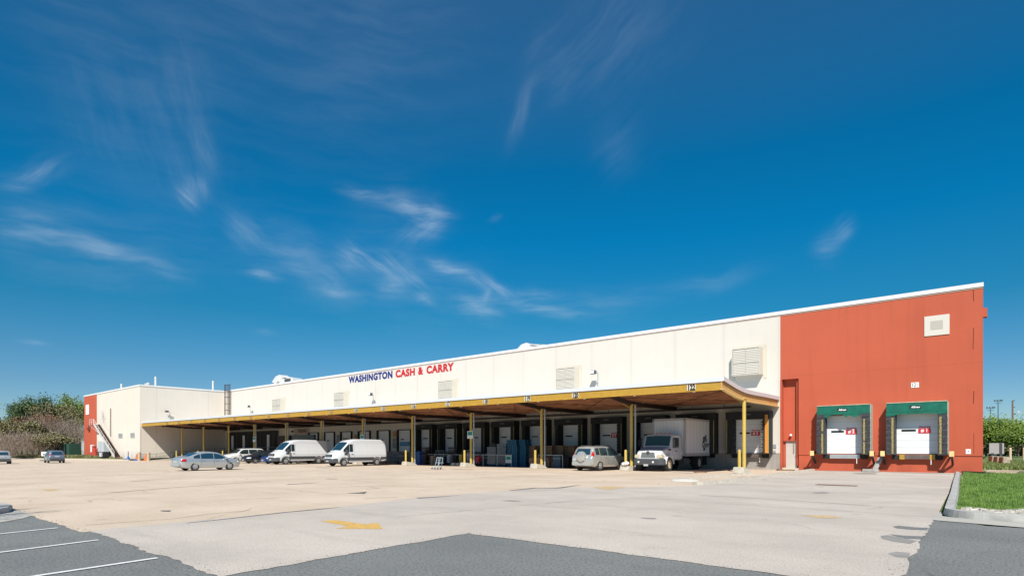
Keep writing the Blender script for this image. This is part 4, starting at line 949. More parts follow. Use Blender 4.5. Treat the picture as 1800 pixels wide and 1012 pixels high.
car('parked_suv', 'white three row sport utility car facing the lot beside the dark entry doors', 'car', SUV2, WHP, -71.25, 33.5, R(-90), (-1.42, 1.40), .37, .945,
    [(-1.95, -1.28, 1.14, 1.8), (-1.20, -.20, 1.10, 1.8), (-.12, 1.0, 1.07, 1.8)], [(.66, 1.26, 'windscreen')],
    [('tail_lamp', -2.36, -2.15, 1.0, 1.2, TAIL), ('headlamp', 1.92, 2.34, .80, .94, LAMP)], suv_x(True, WHP, clad=WHP), f=1.09, seams=[(-1.24, .4, 1.0), (-.16, .4, 1.0), (1.05, .4, .95)])
SUV3 = suv_body(4.55, 1.85, 1.68)
car('parked_suv', 'grey blue sport utility car seen from behind, in front of the green cabinet', 'car', SUV3, GRYC, -99.3, 20.6, R(180 - 4), (-1.33, 1.33), .36, .91,
    [(-1.75, -1.25, 1.12, 1.8), (-1.18, -.25, 1.08, 1.8), (-.18, .95, 1.05, 1.8)], [(.66, 1.24, 'windscreen')],
    [('tail_lamp', -2.20, -1.95, .98, 1.28, TAIL), ('headlamp', 1.85, 2.15, .70, .86, LAMP)], suv_x(True, GRYC, clad=DGREY))
car('parked_suv', 'pale silver sport utility car cut off by the left edge of the photo', 'car', suv_body(4.5, 1.84, 1.66), SILW, -97.9, 14.8, R(180 - 4), (-1.33, 1.33), .36, .91,
    [(-1.75, -1.25, 1.12, 1.8), (-1.18, -.25, 1.08, 1.8), (-.18, .95, 1.05, 1.8)], [(.66, 1.24, 'windscreen')],
    [('tail_lamp', -2.18, -1.95, .98, 1.22, TAIL), ('headlamp', 1.85, 2.12, .70, .86, LAMP)], suv_x(True, SILW, clad=DGREY))
def sed2(paint):
    def f(t, B_):
        mirror(t, B_, 1.02, .92, paint); b = B_.x1
        B(b - .1, b + .02, -.45, .45, .44, .62).build('grille', DGREY, t, bevel=.02); B(b - .12, b + .05, -.7, .7, .24, .42).build('front_bumper', paint, t, bevel=.04); B(b + .04, b + .06, -.2, .2, .36, .47).build('number_plate', PLATE, t)
    return f
for lb, pt, x, y in (('black saloon nose between the white sport utility car and the blue car', BLA, -66.6, 33.6), ('dark blue saloon tucked close beside the rear white van', BLU, -62.6, 33.9)):
    car('parked_car', lb, 'car', SED, pt, x, y, R(-90), (-1.33, 1.38), .325, .885, [(-1.42, -.93, .97, 1.5), (-.86, .10, .94, 1.5), (.16, 1.16, .92, 1.5)], [(-1.72, -1.06, 'rear_window'), (.58, 1.24, 'windscreen')],
        [('tail_lamp', -2.33, -1.98, .72, .93, TAIL), ('headlamp', 1.90, 2.33, .58, .72, LAMP)], sed2(pt), f=1.09)
car('parked_car', 'dark car under the canopy, its roof showing above the silver saloon', 'car', SED, BLA, -86.5, 35.0, R(-90), (-1.33, 1.38), .325, .885, [(-1.42, -.93, .97, 1.5), (-.86, .10, .94, 1.5), (.16, 1.16, .92, 1.5)], [(-1.72, -1.06, 'rear_window'), (.58, 1.24, 'windscreen')],
    [('tail_lamp', -2.33, -1.98, .72, .93, TAIL), ('headlamp', 1.98, 2.28, .60, .74, LAMP)], sed2(BLA))
# --- delivery vans
VAN = Body([(-2.98, 1.3), (-2.95, 2.30), (-2.88, 2.46), (-2.6, 2.53), (-1, 2.55), (.4, 2.54), (1.0, 2.44), (1.35, 2.26), (2.18, 1.46), (2.30, 1.38), (2.75, 1.16), (2.92, .98), (2.98, .72)],
           [(-2.98, 1.30), (1.9, 1.30), (2.3, 1.16), (2.98, .8)], [(-2.98, .5), (-2.8, .42), (2.6, .34), (2.9, .32), (2.98, .4)],
           [(-2.98, .96), (-2.9, 1.0), (-1, 1.03), (1.6, 1.03), (2.3, .97), (2.7, .88), (2.9, .76), (2.98, .62)], tum=.10, crown=.04)
def van_x(t, B_):
    for sy in (-1, 1):
        B_.patch(-1.45, 1.60, .54, .84, sy, off=.02, nx=20, nz=2).build('side_cladding', DGREYV, t); B_.patch(-2.93, -2.25, .46, .86, sy, off=.02, nx=6, nz=2).build('rear_cladding', DGREYV, t)
        for (a, b, z) in ((-2.8, .72, 1.04), (-2.8, .72, 1.34), (-2.6, .6, 2.22)): B_.patch(a, b, z, z + .018, sy, off=.003, nx=20, nz=1).build('body_crease', mat('crease_grey', (.42, .44, .46), .5), t)
        for a in (.82, 1.98, -2.62, -.66):
            if a in (.82,): B_.patch(a, a + .016, .55, 2.25, sy, off=.003, nx=1, nz=12).build('door_seam', DGREY, t)
            elif a == -.66: B_.patch(a, a + .014, .55, 2.2, sy, off=.003, nx=1, nz=12).build('door_seam', mat('crease_grey', (.42, .44, .46), .5), t)
        w = B_.side(1.0, 1.15); y0, y1 = sorted((sy * w, sy * (w + .04))); B(.95, 1.16, y0, y1, 1.12, 1.16).build('door_handle', DGREY, t)
        # grey wing patch below the mirror, mirror
        B_.patch(1.62, 1.9, 1.05, 1.26, sy, off=.015, nx=3, nz=2).build('mirror_base', DGREYV, t)
        w = B_.side(1.75, 1.3); MB().box(1.62, 1.82, *sorted((sy * (w + .06), sy * (w + .30))), 1.22, 1.56).bar((1.72, sy * (w - .03), 1.28), (1.72, sy * (w + .12), 1.3), .08).build('wing_mirror', DGREYV, t, bevel=.03)
        wx = 1.93
        for wx in (1.93, -1.82):
            ar = MB(); n = 12
            for i in range(n):
                a0, a1 = math.pi * i / n, math.pi * (i + 1) / n; r0, r1 = .42, .50
                q = [(wx + r * math.cos(a), .36 + r * math.sin(a)) for r, a in ((r0, a0), (r0, a1), (r1, a1), (r1, a0))]
                ar.prism(q, 'y', *sorted((sy * 1.0, sy * 1.045)))
            ar.build('arch_trim', DGREYV, t)
        MB().bar((-1.3, sy * .93, .44), (1.4, sy * .93, .42), .08).build('sill_step', WHV, t)
    B(2.86, 3.00, -.52, .52, .86, 1.12).build('grille', BLKP, t, bevel=.04); g = MB()
    for z in (.93, 1.0, 1.07): g.box(3.0, 3.006, -.46, .46, z - .008, z + .008)
    g.build('grille_bar', GREYM, t)
    MB().prism([(2.55, -.98), (2.9, -.84), (3.08, -.4), (3.08, .4), (2.9, .84), (2.55, .98)], 'z', .34, .74).build('front_bumper', DGREYV, t, bevel=.04)
    B(3.085, 3.095, -.2, .2, .44, .56).build('number_plate', PLATE, t); B(-3.08, -2.9, -.98, .98, .42, .62).build('rear_bumper', DGREY, t, bevel=.03)
    B(-2.998, -2.99, -.03, .03, .7, 2.3).build('rear_door_seam', BLKP, t)
    for sy in (-1, 1): B(-3.0, -2.97, *sorted((sy * .80, sy * .93)), .95, 1.5).build('tail_lamp', TAIL, t)
for lb, x, y in (('front white delivery van of the two, standing just left of the canopy pallets', -48.25, 33.55), ('rear white delivery van of the two, its back corner in canopy shadow', -57.5, 32.8)):
    car('delivery_van', lb, 'van', VAN, WHV, x, y, R(-90), (-1.82, 1.93), .36, 1.0, [(.94, 1.30, 1.36, 2.08), (1.34, 1.96, 1.33, 2.08)], [(1.36, 2.17, 'windscreen')],
        [('headlamp', 2.42, 2.84, .98, 1.16, LAMP)], van_x, spokes=8, hub=GREYM, group='white delivery vans', f=1.08 if x > -50 else 1.12)
# --- box truck
GLT = mat('truck_glass', (.025, .085, .10), .12)
def truck(x, yf):
    t = thing('box_truck', 'white box truck backed up to a dock under the canopy, scribbled lettering on its side', 'truck', (x, yf, .008), R(-90)); t.scale = (1.1, 1.1, 1.1)
    CAB = Body([(-3.05, 2.0), (-3.02, 2.42), (-2.9, 2.52), (-2.2, 2.56), (-1.72, 2.54), (-1.62, 2.46), (-1.32, 1.70), (-1.16, 1.64), (-.5, 1.50), (-.18, 1.34), (-.06, 1.12), (0, .85)],
               [(-3.05, 1.55), (-1.5, 1.55), (-.9, 1.25), (0, 1.0)], [(-3.05, .75), (-1.9, .75), (-1.5, .62), (0, .60)],
               [(-3.05, 1.12), (-1.5, 1.12), (-1.15, 1.08), (-.6, 1.03), (-.15, .95), (0, .84)], tum=.05, crown=.03)
    b_ = CAB.shell().build('cab', WHV, t); cut_wells(b_, [(-1.02, sy * 1.12) for sy in (-1, 1)], .50)
    CAB.screen(-1.61, -1.30, u=1.02, off=.02).build('windscreen', GLT, t, smooth=True)
    CAB.screen(-1.14, -.34, u=.96, off=.012).build('bonnet_shade', mat('bonnet_shade_grey', (.34, .37, .40), .45), t, smooth=True)  # canopy shade on the white bonnet, painted as a grey sheet
    for sy in (-1, 1):
        CAB.patch(-2.52, -1.55, 1.60, 2.30, sy, slant=-.1).build('side_window', GLASS, t, smooth=True)
        CAB.patch(-2.6, -2.58, .8, 2.35, sy, off=.004, nx=1, nz=8).build('door_seam', DGREY, t); CAB.patch(-1.48, -1.46, .8, 1.5, sy, off=.004, nx=1, nz=6).build('door_seam', DGREY, t)
        CAB.patch(-1.3, -.95, 1.42, 1.53, sy, off=.02, nx=3, nz=1, top_gap=-.2).build('bonnet_vent', BLKP, t)
        w = 1.12; MB().box(-1.55, -1.45, *sorted((sy * (w + .16), sy * (w + .42))), 1.72, 2.2).bar((-1.5, sy * w, 1.65), (-1.5, sy * (w + .3), 1.72), .04).bar((-1.5, sy * w, 2.25), (-1.5, sy * (w + .3), 2.2), .04).build('wing_mirror', BLKP, t, bevel=.02)
        B(-.36, .03, *sorted((sy * .60, sy * 1.02)), .88, 1.14).build('headlamp', mat('old_lamp', (.55, .48, .34), .25, coat=.5), t, bevel=.05)
        B(-2.1, -1.9, *sorted((sy * 1.11, sy * 1.15)), 1.35, 1.4).build('door_handle', BLKP, t)
        ar = MB(); n = 10
        for i in range(n):
            a0, a1 = math.pi * (i + 0) / n, math.pi * (i + 1) / n; q = [(-1.02 + r * math.cos(a), .5 + r * math.sin(a)) for r, a in ((.56, a0), (.56, a1), (.64, a1), (.64, a0))]
            ar.prism(q, 'y', *sorted((sy * .95, sy * 1.16)))
        ar.build('mudguard', WHV, t)
        wheel(t, -1.02, sy * 1.12, .49, w=.28, spokes=8, hub=mat('cream_rim', (.62, .52, .36), .5)); wheel(t, -6.0, sy * 1.18, .49, w=.52, spokes=8, hub=mat('cream_rim', (.62, .52, .36), .5))
        B(-4.5, -3.4, *sorted((sy * .6, sy * 1.1)), .42, .85).build('fuel_tank' if sy > 0 else 'tool_box', DGREY, t, bevel=.08)
        B(-7.3, -7.2, *sorted((sy * .9, sy * 1.2)), .3, 1.0).build('mud_flap', BLACK, t)
    g = MB().prism([(-.56, .92), (.56, .92), (.46, 1.30), (-.46, 1.30)], 'x', -.2, .035); g.build('grille', CHR, t, bevel=.02)
    g = MB()
    for k in range(5): g.box(.036, .045, -.53 + k * .018, .53 - k * .018, .97 + k * .065, 1.0 + k * .065)
    g.build('grille_slot', DGREY, t)
    MB().lathe([(.001, .075), (.12, .06), (.13, .03), (.13, .0)], (0.0, 0, 1.26), 20, 'x').build('round_badge', DGREY, t, smooth=True)
    MB().prism([(-.3, -1.2), (-.02, -1.12), (.18, -.85), (.18, .85), (-.02, 1.12), (-.3, 1.2)], 'z', .42, .86).build('front_bumper', DGREY, t, bevel=.05)
    B(.185, .195, -.24, .1, .36, .5).build('number_plate', PLATE, t)
    for yy in (-.62, .46): MB().cyl((.17, yy, .64), (.2, yy, .64), .07, n=12).build('fog_lamp', LAMP, t)
    for yy in (-.7, -.3, 0, .3, .7): B(-1.98, -1.86, yy - .05, yy + .05, 2.58, 2.66).build('roof_marker', AMB, t)
    MB().box(-7.65, -2.9, -.45, -.33, .68, .95).box(-7.65, -2.9, .33, .45, .68, .95).box(-6.1, -5.9, -1.0, 1.0, .4, .6).build('chassis', BLACK, t)
    # cargo box
    x0, x1, w, z0, z1 = -7.7, -3.2, 1.25, 1.02, 3.72
    bx = B(x0, x1, -w, w, z0, z1).build('cargo_box', mat('box_panel', (.70, .71, .72), .45, var=.04, vscale=1.5), t)
    MB().box(x1 - .12, x1 + .02, -w - .02, -w + .12, z0, z1).box(x1 - .12, x1 + .02, w - .12, w + .02, z0, z1).box(x1 - .1, x1 + .02, -w, w, z1 - .16, z1 + .01).box(x0, x1, w - .1, w + .015, z1 - .12, z1 + .02).box(x0, x1, -w - .015, -w + .1, z1 - .12, z1 + .02) \
        .box(x0, x1, w, w + .02, z0 - .02, z0 + .2).box(x0, x1, -w - .02, -w, z0 - .02, z0 + .2).box(x1 - .02, x1 + .3, -w + .1, w - .1, z0, z0 + .1).build('edge_rail', mat('box_rail', (.42, .40, .39), .5), bx, bevel=.02)
    sm = MB()
    for i in range(1, 9): sm.box(x0 + i * .61, x0 + i * .61 + .02, w, w + .006, z0 + .2, z1 - .12); sm.box(x1, x1 + .004, -w + i * .28, -w + i * .28 + .01, z0 + .2, z1 - .16)
    sm.build('panel_seam', mat('box_seam', (.42, .43, .44), .5), bx)
    # scribbled lettering sprayed near the rear edge
    for i, (s_, px, pz_, sz) in enumerate((('Oster', -6.85, 1.85, .62), ('Kens', -6.75, 2.2, .46), ('tm', -6.6, 1.50, .3))):
        text('graffiti', s_, sz, BLKP, bx, (px, w + .012, pz_), rot=(R(90), 0, R(180)), bold=.006, extrude=.003, shear=.35, sx=.9)
    rr = random.Random(5); sc_ = MB()
    for k in range(6):
        px, pz_ = rr.uniform(-7.3, -6.4), rr.uniform(1.5, 2.4); pts = []
        for q in range(9): pts.append((px, w + .012, pz_)); px += rr.uniform(-.14, .16); pz_ += rr.uniform(-.15, .15)
        for a, b in zip(pts, pts[1:]): sc_.bar(a, b, .025, .025)
    sc_.build('scribble', BLKP, bx)
    return t
truck(-20.45, 40.1)

# ================================================================ GOODS UNDER THE CANOPY
def ordinal(i): return ['bottom', 'second', 'third', 'fourth', 'fifth', 'sixth', 'seventh', 'eighth', 'ninth', 'tenth', 'eleventh', 'twelfth', 'thirteenth', 'fourteenth', 'fifteenth', 'sixteenth', 'seventeenth', 'eighteenth'][i]
def pallet_mesh(name, m_):
    b = MB()
    for i in range(5): b.box(-.6 + i * .27, -.48 + i * .27, -.5, .5, .122, .142)
    for y in (-.5, -.05, .4): b.box(-.6, .6, y, y + .1, .022, .12)
    for i in range(3): b.box(-.6 + i * .54, -.48 + i * .54, -.5, .5, 0, .02)
    o = b.build(name, m_); me = o.data; bpy.data.objects.remove(o); return me
PBL = mat('blue_pallet_paint', (.012, .085, .17), .8, var=.55, vscale=3.5, col2=(.02, .15, .26))
PBR = mat('weathered_pallet_wood', (.24, .15, .085), .85, var=.45, vscale=2.5)
PBR2 = mat('reddish_pallet_wood', (.33, .19, .12), .85, var=.35, vscale=2.5)
PM = {'blue': pallet_mesh('pallet', PBL), 'brown': pallet_mesh('pallet', PBR), 'reddish': pallet_mesh('pallet', PBR2)}
rp = random.Random(11)
def stack(kind, where, px, y, n, z0=0.012, top_off=None):
    x = fx(px, y)
    for i in range(n):
        o = bpy.data.objects.new('pallet', PM[kind]); COL.objects.link(o); z = z0 + i * .1445 + G(x)
        dx = rp.uniform(-.035, .035) - (.12 if top_off and i >= top_off else 0); o.location = (x + dx, y + rp.uniform(-.03, .03), z); o.rotation_euler = (0, 0, rp.uniform(-.02, .02))
        tag(o, '%s pallet, %s of the %s' % (kind, 'topmost' if i == n - 1 else (ordinal(i) if i == 0 else ordinal(i) + ' from bottom'), where), 'pallet', '%s pallets in stacks under the canopy' % kind)
stack('blue', 'left tall blue stack', 906, 43.6, 18, top_off=15)
stack('blue', 'right tall blue stack', 921, 44.0, 18, top_off=15)
stack('brown', 'brown stack beside the blue ones', 937, 44.6, 14)
stack('brown', 'brown stack behind the short railing', 966, 45.2, 14)
stack('brown', 'brown stack left of the black crates', 985, 45.6, 14)
stack('brown', 'brown stack just left of the silver car', 1005, 45.9, 14)
stack('reddish', 'low front pile by the bollard', 945, 42.7, 6)
stack('reddish', 'low pile right of the post', 961, 43.3, 6)
stack('reddish', 'very low pile beside the grey bin', 972, 43.6, 4)
# shrink wrapped loads
WRAP = mat('shrink_wrap', (.085, .115, .14), .3, var=.45, vscale=4, bump=.8, bscale=5, coat=.4)
for i, (px, y, h, lb) in enumerate(((870, 43.8, 1.95, 'lower grey shrink wrapped load left of the blue pallets'), (887.5, 43.7, 2.25, 'tall grey shrink wrapped load beside the blue pallets'))):
    x = fx(px, y); t = thing('wrapped_load', lb, 'wrapped pallet', (x, y, .012))
    ld = MB(); n = 9
    for k in range(n): ld.box(-.6 - .008 * (k % 2), .6 + .008 * (k % 2), -.55, .55, .18 + k * (h - .2) / n, .18 + (k + .96) * (h - .2) / n)
    ld.build('load', WRAP, t, bevel=.03)
    MB().box(-.6, .6, -.5, -.4, .022, .14).box(-.6, .6, .4, .5, .022, .14).box(-.6, -.4, -.5, .5, 0, .16).box(.4, .6, -.5, .5, 0, .16).box(-.1, .1, -.5, .5, 0, .16).build('pallet_base', PBL, t)
    if i == 0: MB().box(-.5, .5, -.5, .5, h, h + .35).build('top_bags', mat('dark_bags', (.03, .035, .04), .7, var=.4), t, bevel=.12)
# crates, bins and boxes (label, px, Y, width, depth, height, slats, material, name, category)
def crate_stack(name, label, cat, px, y, w, d_, n, ch, m_, z=0.012):
    x = fx(px, y); grp = label
    for k in range(n):
        t = MB(); t.box(-w / 2, w / 2, -d_ / 2, d_ / 2, 0, .03)
        for a, b, c_, e_ in ((-w / 2, w / 2, -d_ / 2, -d_ / 2 + .03), (-w / 2, w / 2, d_ / 2 - .03, d_ / 2), (-w / 2, -w / 2 + .03, -d_ / 2, d_ / 2), (w / 2 - .03, w / 2, -d_ / 2, d_ / 2)):
            t.box(a, b, c_, e_, .03, ch * .45).box(a, b, c_, e_, ch * .6, ch * .72).box(a - .01, b + .01, c_ - .01, e_ + .01, ch * .88, ch * .97)
        o = t.build(name, m_); o.location = (x + rp.uniform(-.015, .015), y, z + k * ch + G(x))
        tag(o, '%s, %s' % (label, 'topmost crate' if k == n - 1 else ordinal(k) + (' from bottom' if k else ' crate')), cat, 'stacked ' + label)
crate_stack('plastic_crate', 'bright blue basket in the leftmost stack', 'crate', 738, 43.0, .62, .5, 7, .22, mat('blue_plastic', (.01, .10, .42), .45))
crate_stack('plastic_crate', 'dark red crate right of the blue baskets', 'crate', 748, 43.4, .66, .5, 9, .22, mat('maroon_plastic', (.05, .022, .018), .6, var=.3))
crate_stack('plastic_crate', 'black crate left of the large grey trolley', 'crate', 756, 44.0, .8, .6, 8, .25, mat('black_plastic', (.01, .01, .012), .6))
crate_stack('plastic_crate', 'black crate in the tall stack behind the railing', 'crate', 800, 44.6, 1.3, .8, 8, .25, mat('black_plastic', (.01, .01, .012), .6))
crate_stack('plastic_crate', 'grey white basket beside the railing post', 'crate', 790.5, 43.0, .5, .4, 4, .22, mat('pale_plastic', (.30, .32, .38), .5), z=.3)
crate_stack('plastic_crate', 'dark crate right of the grey bin', 'crate', 996, 43.6, .95, .7, 5, .2, mat('black_plastic', (.01, .01, .012), .6))
def bx(name, label, cat, px, y, w, d_, h, m_, extra=None, z=.012, bev=.03):
    x = fx(px, y); t = thing(name, label, cat, (x, y, z)); MB().box(-w / 2, w / 2, -d_ / 2, d_ / 2, 0, h).build('body', m_, t, bevel=bev)
    if extra: extra(t, w, d_, h)
    return t
def lid(t, w, d_, h): MB().box(-w / 2 - .03, w / 2 + .03, -d_ / 2 - .03, d_ / 2 + .03, h + .002, h + .06).build('lid', mat('bin_lid', (.05, .06, .065), .5), t, bevel=.02); B(-w / 2 - .015, w / 2 + .015, -d_ / 2 - .02, d_ / 2 + .02, h * .72, h * .8).build('rim', mat('bin_rim', (.22, .28, .32), .5), t)
def tape(t, w, d_, h): B(-w / 2 - .003, w / 2 + .003, -.05, .05, h + .001, h + .006).build('tape', mat('tape', (.45, .33, .18), .4), t); B(-.05, .05, -d_ / 2 - .004, -d_ / 2 - .001, .02, h).build('tape', mat('tape', (.45, .33, .18), .4), t)
bx('storage_bin', 'grey blue bin with rim between brown pallets and dark crates', 'bin', 982, 43.3, .85, .7, 1.1, mat('bin_grey', (.07, .11, .14), .5), lid)
bx('storage_bin', 'long dark container behind the railing left of centre', 'bin', 775, 45.2, 2.0, .9, 1.25, mat('bin_dark', (.03, .05, .055), .6, var=.2), lid)
bx('storage_bin', 'dark container behind the railing right of the green sign post', 'bin', 838, 45.5, 1.6, .9, 1.2, mat('bin_dark', (.03, .05, .055), .6, var=.2), lid)
bx('storage_bin', 'dark slate board leaning area right of the red stroller', 'bin', 853, 44.2, 1.1, .8, 1.1, mat('bin_slate', (.03, .045, .055), .6, var=.2), lid)
bx('storage_bin', 'dull grey cabinet right of the front van tail', 'cabinet', 709, 44.3, 1.0, .7, 1.25, mat('cab_dull', (.08, .085, .09), .6), lid)
bx('cardboard_box', 'brown cardboard box lower in the small pile behind the trolley', 'box', 761.5, 43.5, .65, .5, .5, mat('card', (.26, .17, .11), .8, var=.15), tape)
bx('cardboard_box', 'brown cardboard box on top of the small pile behind the trolley', 'box', 762, 43.5, .62, .5, .5, mat('card', (.26, .17, .11), .8, var=.15), tape, z=.515)
bx('yellow_drum_box', 'yellow ribbed container left of the centre bollard', 'container', 812, 43.0, .42, .45, 1.15, mat('yellow_tub', (.40, .25, .03), .6, var=.2), lambda t, w, d_, h: [B(-w / 2 - .01, w / 2 + .01, -d_ / 2 - .01, d_ / 2 + .01, z, z + .04).build('rib', mat('yellow_tub', (.40, .25, .03)), t) for z in (.3, .6, .9)])
bx('gift_bag', 'white and purple bag hanging by the centre post', 'bag', 823.5, 42.9, .34, .3, .8, mat('purple_bag', (.30, .20, .42), .6, var=.5, vscale=6, col2=(.6, .55, .62)), z=.55, bev=.1)
bx('crate_box', 'dark red box right of the centre post', 'box', 834, 43.4, .6, .5, .8, mat('maroon_box', (.10, .02, .015), .7), tape)
# stroller
x = fx(841, 42.8); t = thing('child_stroller', 'small red and black stroller to the right of the centre post', 'stroller', (x, 42.8, .012))
MB().bar((-.25, -.2, .15), (.2, .1, 1.0), .035).bar((-.25, .2, .15), (.2, .3, 1.0), .035).bar((.25, -.2, .15), (-.1, .1, .6), .035).bar((.2, .1, 1.0), (.2, .3, 1.0), .04).build('frame', GREYM, t)
MB().prism([(-.3, .35), (.15, .35), (.25, .95), (.05, 1.05), (-.35, .85)], 'y', -.18, .28).build('seat', mat('stroller_red', (.42, .03, .05), .7), t, bevel=.04); MB().prism([(-.38, .7), (.0, 1.06), (-.3, 1.08)], 'y', -.2, .3).build('hood', BLACK, t)
for a in (-.28, .28):
    for b in (-.22, .3): MB().lathe([(.06, -.03), (.13, -.03), (.14, 0), (.13, .03), (.06, .03)], (a, b, .14), 14, 'y').build('wheel', RUB, t)
# flat trolleys
CARTM = mat('cart_grey', (.42, .50, .55), .5)
def trolley(label, px, py, s=1.0, Y=None, m_=CARTM):
    x, y = T(gr(px, py)) if Y is None else (fx(px, Y), Y)
    t = thing('platform_trolley', label, 'trolley', (x, y, .012), R(0))
    b = MB().bar((-.75 * s, -.3, .22), (.75 * s, -.3, .22), .05).bar((-.75 * s, .3, .22), (.75 * s, .3, .22), .05)
    for i in range(7): b.bar((-.75 * s + i * .25 * s, -.3, .22), (-.75 * s + i * .25 * s, .3, .22), .035)
    b.box(-.72 * s, .72 * s, -.28, .28, .235, .25).build('deck', m_, t)
    MB().bar((.05, -.27, .22), (.42, -.27, 1.35), .05).bar((.05, .27, .22), (.42, .27, 1.35), .05).bar((.42, -.27, 1.35), (.42, .27, 1.35), .05).bar((.55, -.27, .22), (.78, -.27, 1.3), .045).bar((.55, .27, .22), (.78, .27, 1.3), .045) \
        .bar((.42, -.27, 1.35), (.8, -.27, 1.3), .045).bar((.42, .27, 1.35), (.8, .27, 1.3), .045).bar((.22, -.27, .75), (.68, -.27, .8), .04).bar((.33, -.27, 1.05), (.33, .27, 1.05), .04).box(.45, .95, -.25, .25, .72, .76).build('handle_frame', m_, t)
    for a in (-.6, .6):
        for q in (-.22, .22): MB().lathe([(.03, -.03), (.09, -.03), (.09, .03), (.03, .03)], (a * s, q, .10), 12, 'y').build('castor', RUB, t)
    t.scale = (.74, .74, .74); return t
trolley('grey flat trolley with tall handle standing in the open lot before the canopy', 767, 824.5, .8)
t = thing('goods_cage', 'grey tubular goods frame behind the flat trolley', 'trolley', (fx(773, 43.8), 43.8, .012))
m_ = MB()
for a in (-.65, .65): m_.bar((a, 0, .2), (a, 0, 1.55), .05).bar((a, .5, .2), (a, .5, 1.55), .05)
m_.bar((-.65, 0, 1.55), (.65, 0, 1.55), .05).bar((-.65, 0, .9), (.65, 0, .9), .04).bar((-.2, 0, .2), (-.2, 0, 1.55), .03).bar((.2, 0, .2), (.2, 0, 1.55), .03).build('frame', mat('cage_slate', (.14, .18, .21), .5), t); B(-.65, .65, -.02, .5, .16, .22).build('base', DGREY, t)
for a in (-.55, .55): MB().lathe([(.03, -.03), (.08, -.03), (.08, .03), (.03, .03)], (a, .2, .09), 12, 'y').build('castor', RUB, t)
# hand truck near the van
t = thing('hand_truck', 'upright black hand truck leaning by the rails right of the front van', 'hand truck', (fx(701, 44.0), 44.0, .012))
MB().bar((-.2, 0, .1), (-.2, .15, 1.35), .05).bar((.2, 0, .1), (.2, .15, 1.35), .05).bar((-.2, .15, 1.35), (.2, .15, 1.35), .05).bar((-.2, .05, .6), (.2, .05, .6), .04).box(-.22, .22, -.3, 0, .03, .06).build('frame', BLACK, t)
for a in (-.28, .28): MB().lathe([(.05, -.04), (.12, -.04), (.13, 0), (.12, .04), (.05, .04)], (a, .05, .13), 14, 'x').build('wheel', RUB, t)
# galvanised railings between the posts
def railing(label, pxs, Y, h=1.15, n=4, m_=GREYM, mesh=False):
    xa, xb = fx(pxs[0], Y), fx(pxs[1], Y); t = thing('guard_railing', label, 'railing', ((xa + xb) / 2, Y, .0)); hw_ = (xb - xa) / 2
    MB().bar((-hw_, 0, h), (hw_, 0, h), .05).build('top_rail', m_, t)
    for i in range(n): q = -hw_ + 2 * hw_ * i / (n - 1); MB().cyl((q, 0, 0), (q, 0, h + .02), .038, n=10).build('rail_post', m_, t)
railing('long galvanised railing left of the post with the green sign', (737, 822), 43.4, n=4)
railing('galvanised railing in front of the wrapped loads and blue pallets', (826, 899), 43.0, n=4)
railing('short galvanised railing in front of the brown pallets', (947, 989), 42.9, n=2)
# row of small white goods cages seen above the first rail
t = thing('wire_trolley_row', 'row of nested wire shopping trolleys behind the long railing', 'trolley row', (fx(815, 45.0), 45.0, .0))
for k in range(3):
    m_ = MB(); o_ = -1.0 + k * .75
    for q in range(5): m_.bar((o_ + q * .14, 0, .6), (o_ + q * .14, 0, 1.6), .018)
    m_.bar((o_, 0, 1.6), (o_ + .6, 0, 1.6), .03).bar((o_, 0, 1.1), (o_ + .6, 0, 1.1), .025).bar((o_, 0, .6), (o_ + .6, 0, .6), .03).bar((o_ + .05, 0, 0), (o_ + .05, 0, .6), .03).bar((o_ + .5, 0, 0), (o_ + .5, 0, .6), .03)
    m_.build('wire_basket', mat('wire_pale', (.42, .44, .44), .4, .5), t)
# small green and white signs on the posts and rail
for i, (px, Y, z, pole, lb) in enumerate(((826.5, EY(-41) + 3.86, 3.1, 0, 'green and white sign strapped high on the centre post'), (636.5, EY(-59) + 3.86, 3.05, 0, 'green and white sign on the post behind the front van'), (447, EY(-92) + 3.86, 3.2, 0, 'small green and white sign on the post in front of the black doors'), (894, 42.95, .72, 1, 'green and white sign hung low on the railing by the blue pallets'))):
    x = fx(px, Y); t = thing('post_sign', lb, 'sign', (x, Y, z - .35), group='green and white signs under the canopy')
    B(-.36, .36, -.02, .0, 0, .72).build('sign_board', WHTP, t); B(-.30, .30, -.03, -.021, .30, .66).build('green_field', mat('sign_green', (.0, .28, .20), .5), t)
    B(-.2, .2, -.032, -.0305, .42, .50).build('sign_line', mat('sign_dark', (.0, .12, .09), .5), t); B(-.2, .2, -.03, -.022, .1, .18).build('sign_line', mat('sign_grey', (.4, .42, .42), .5), t)

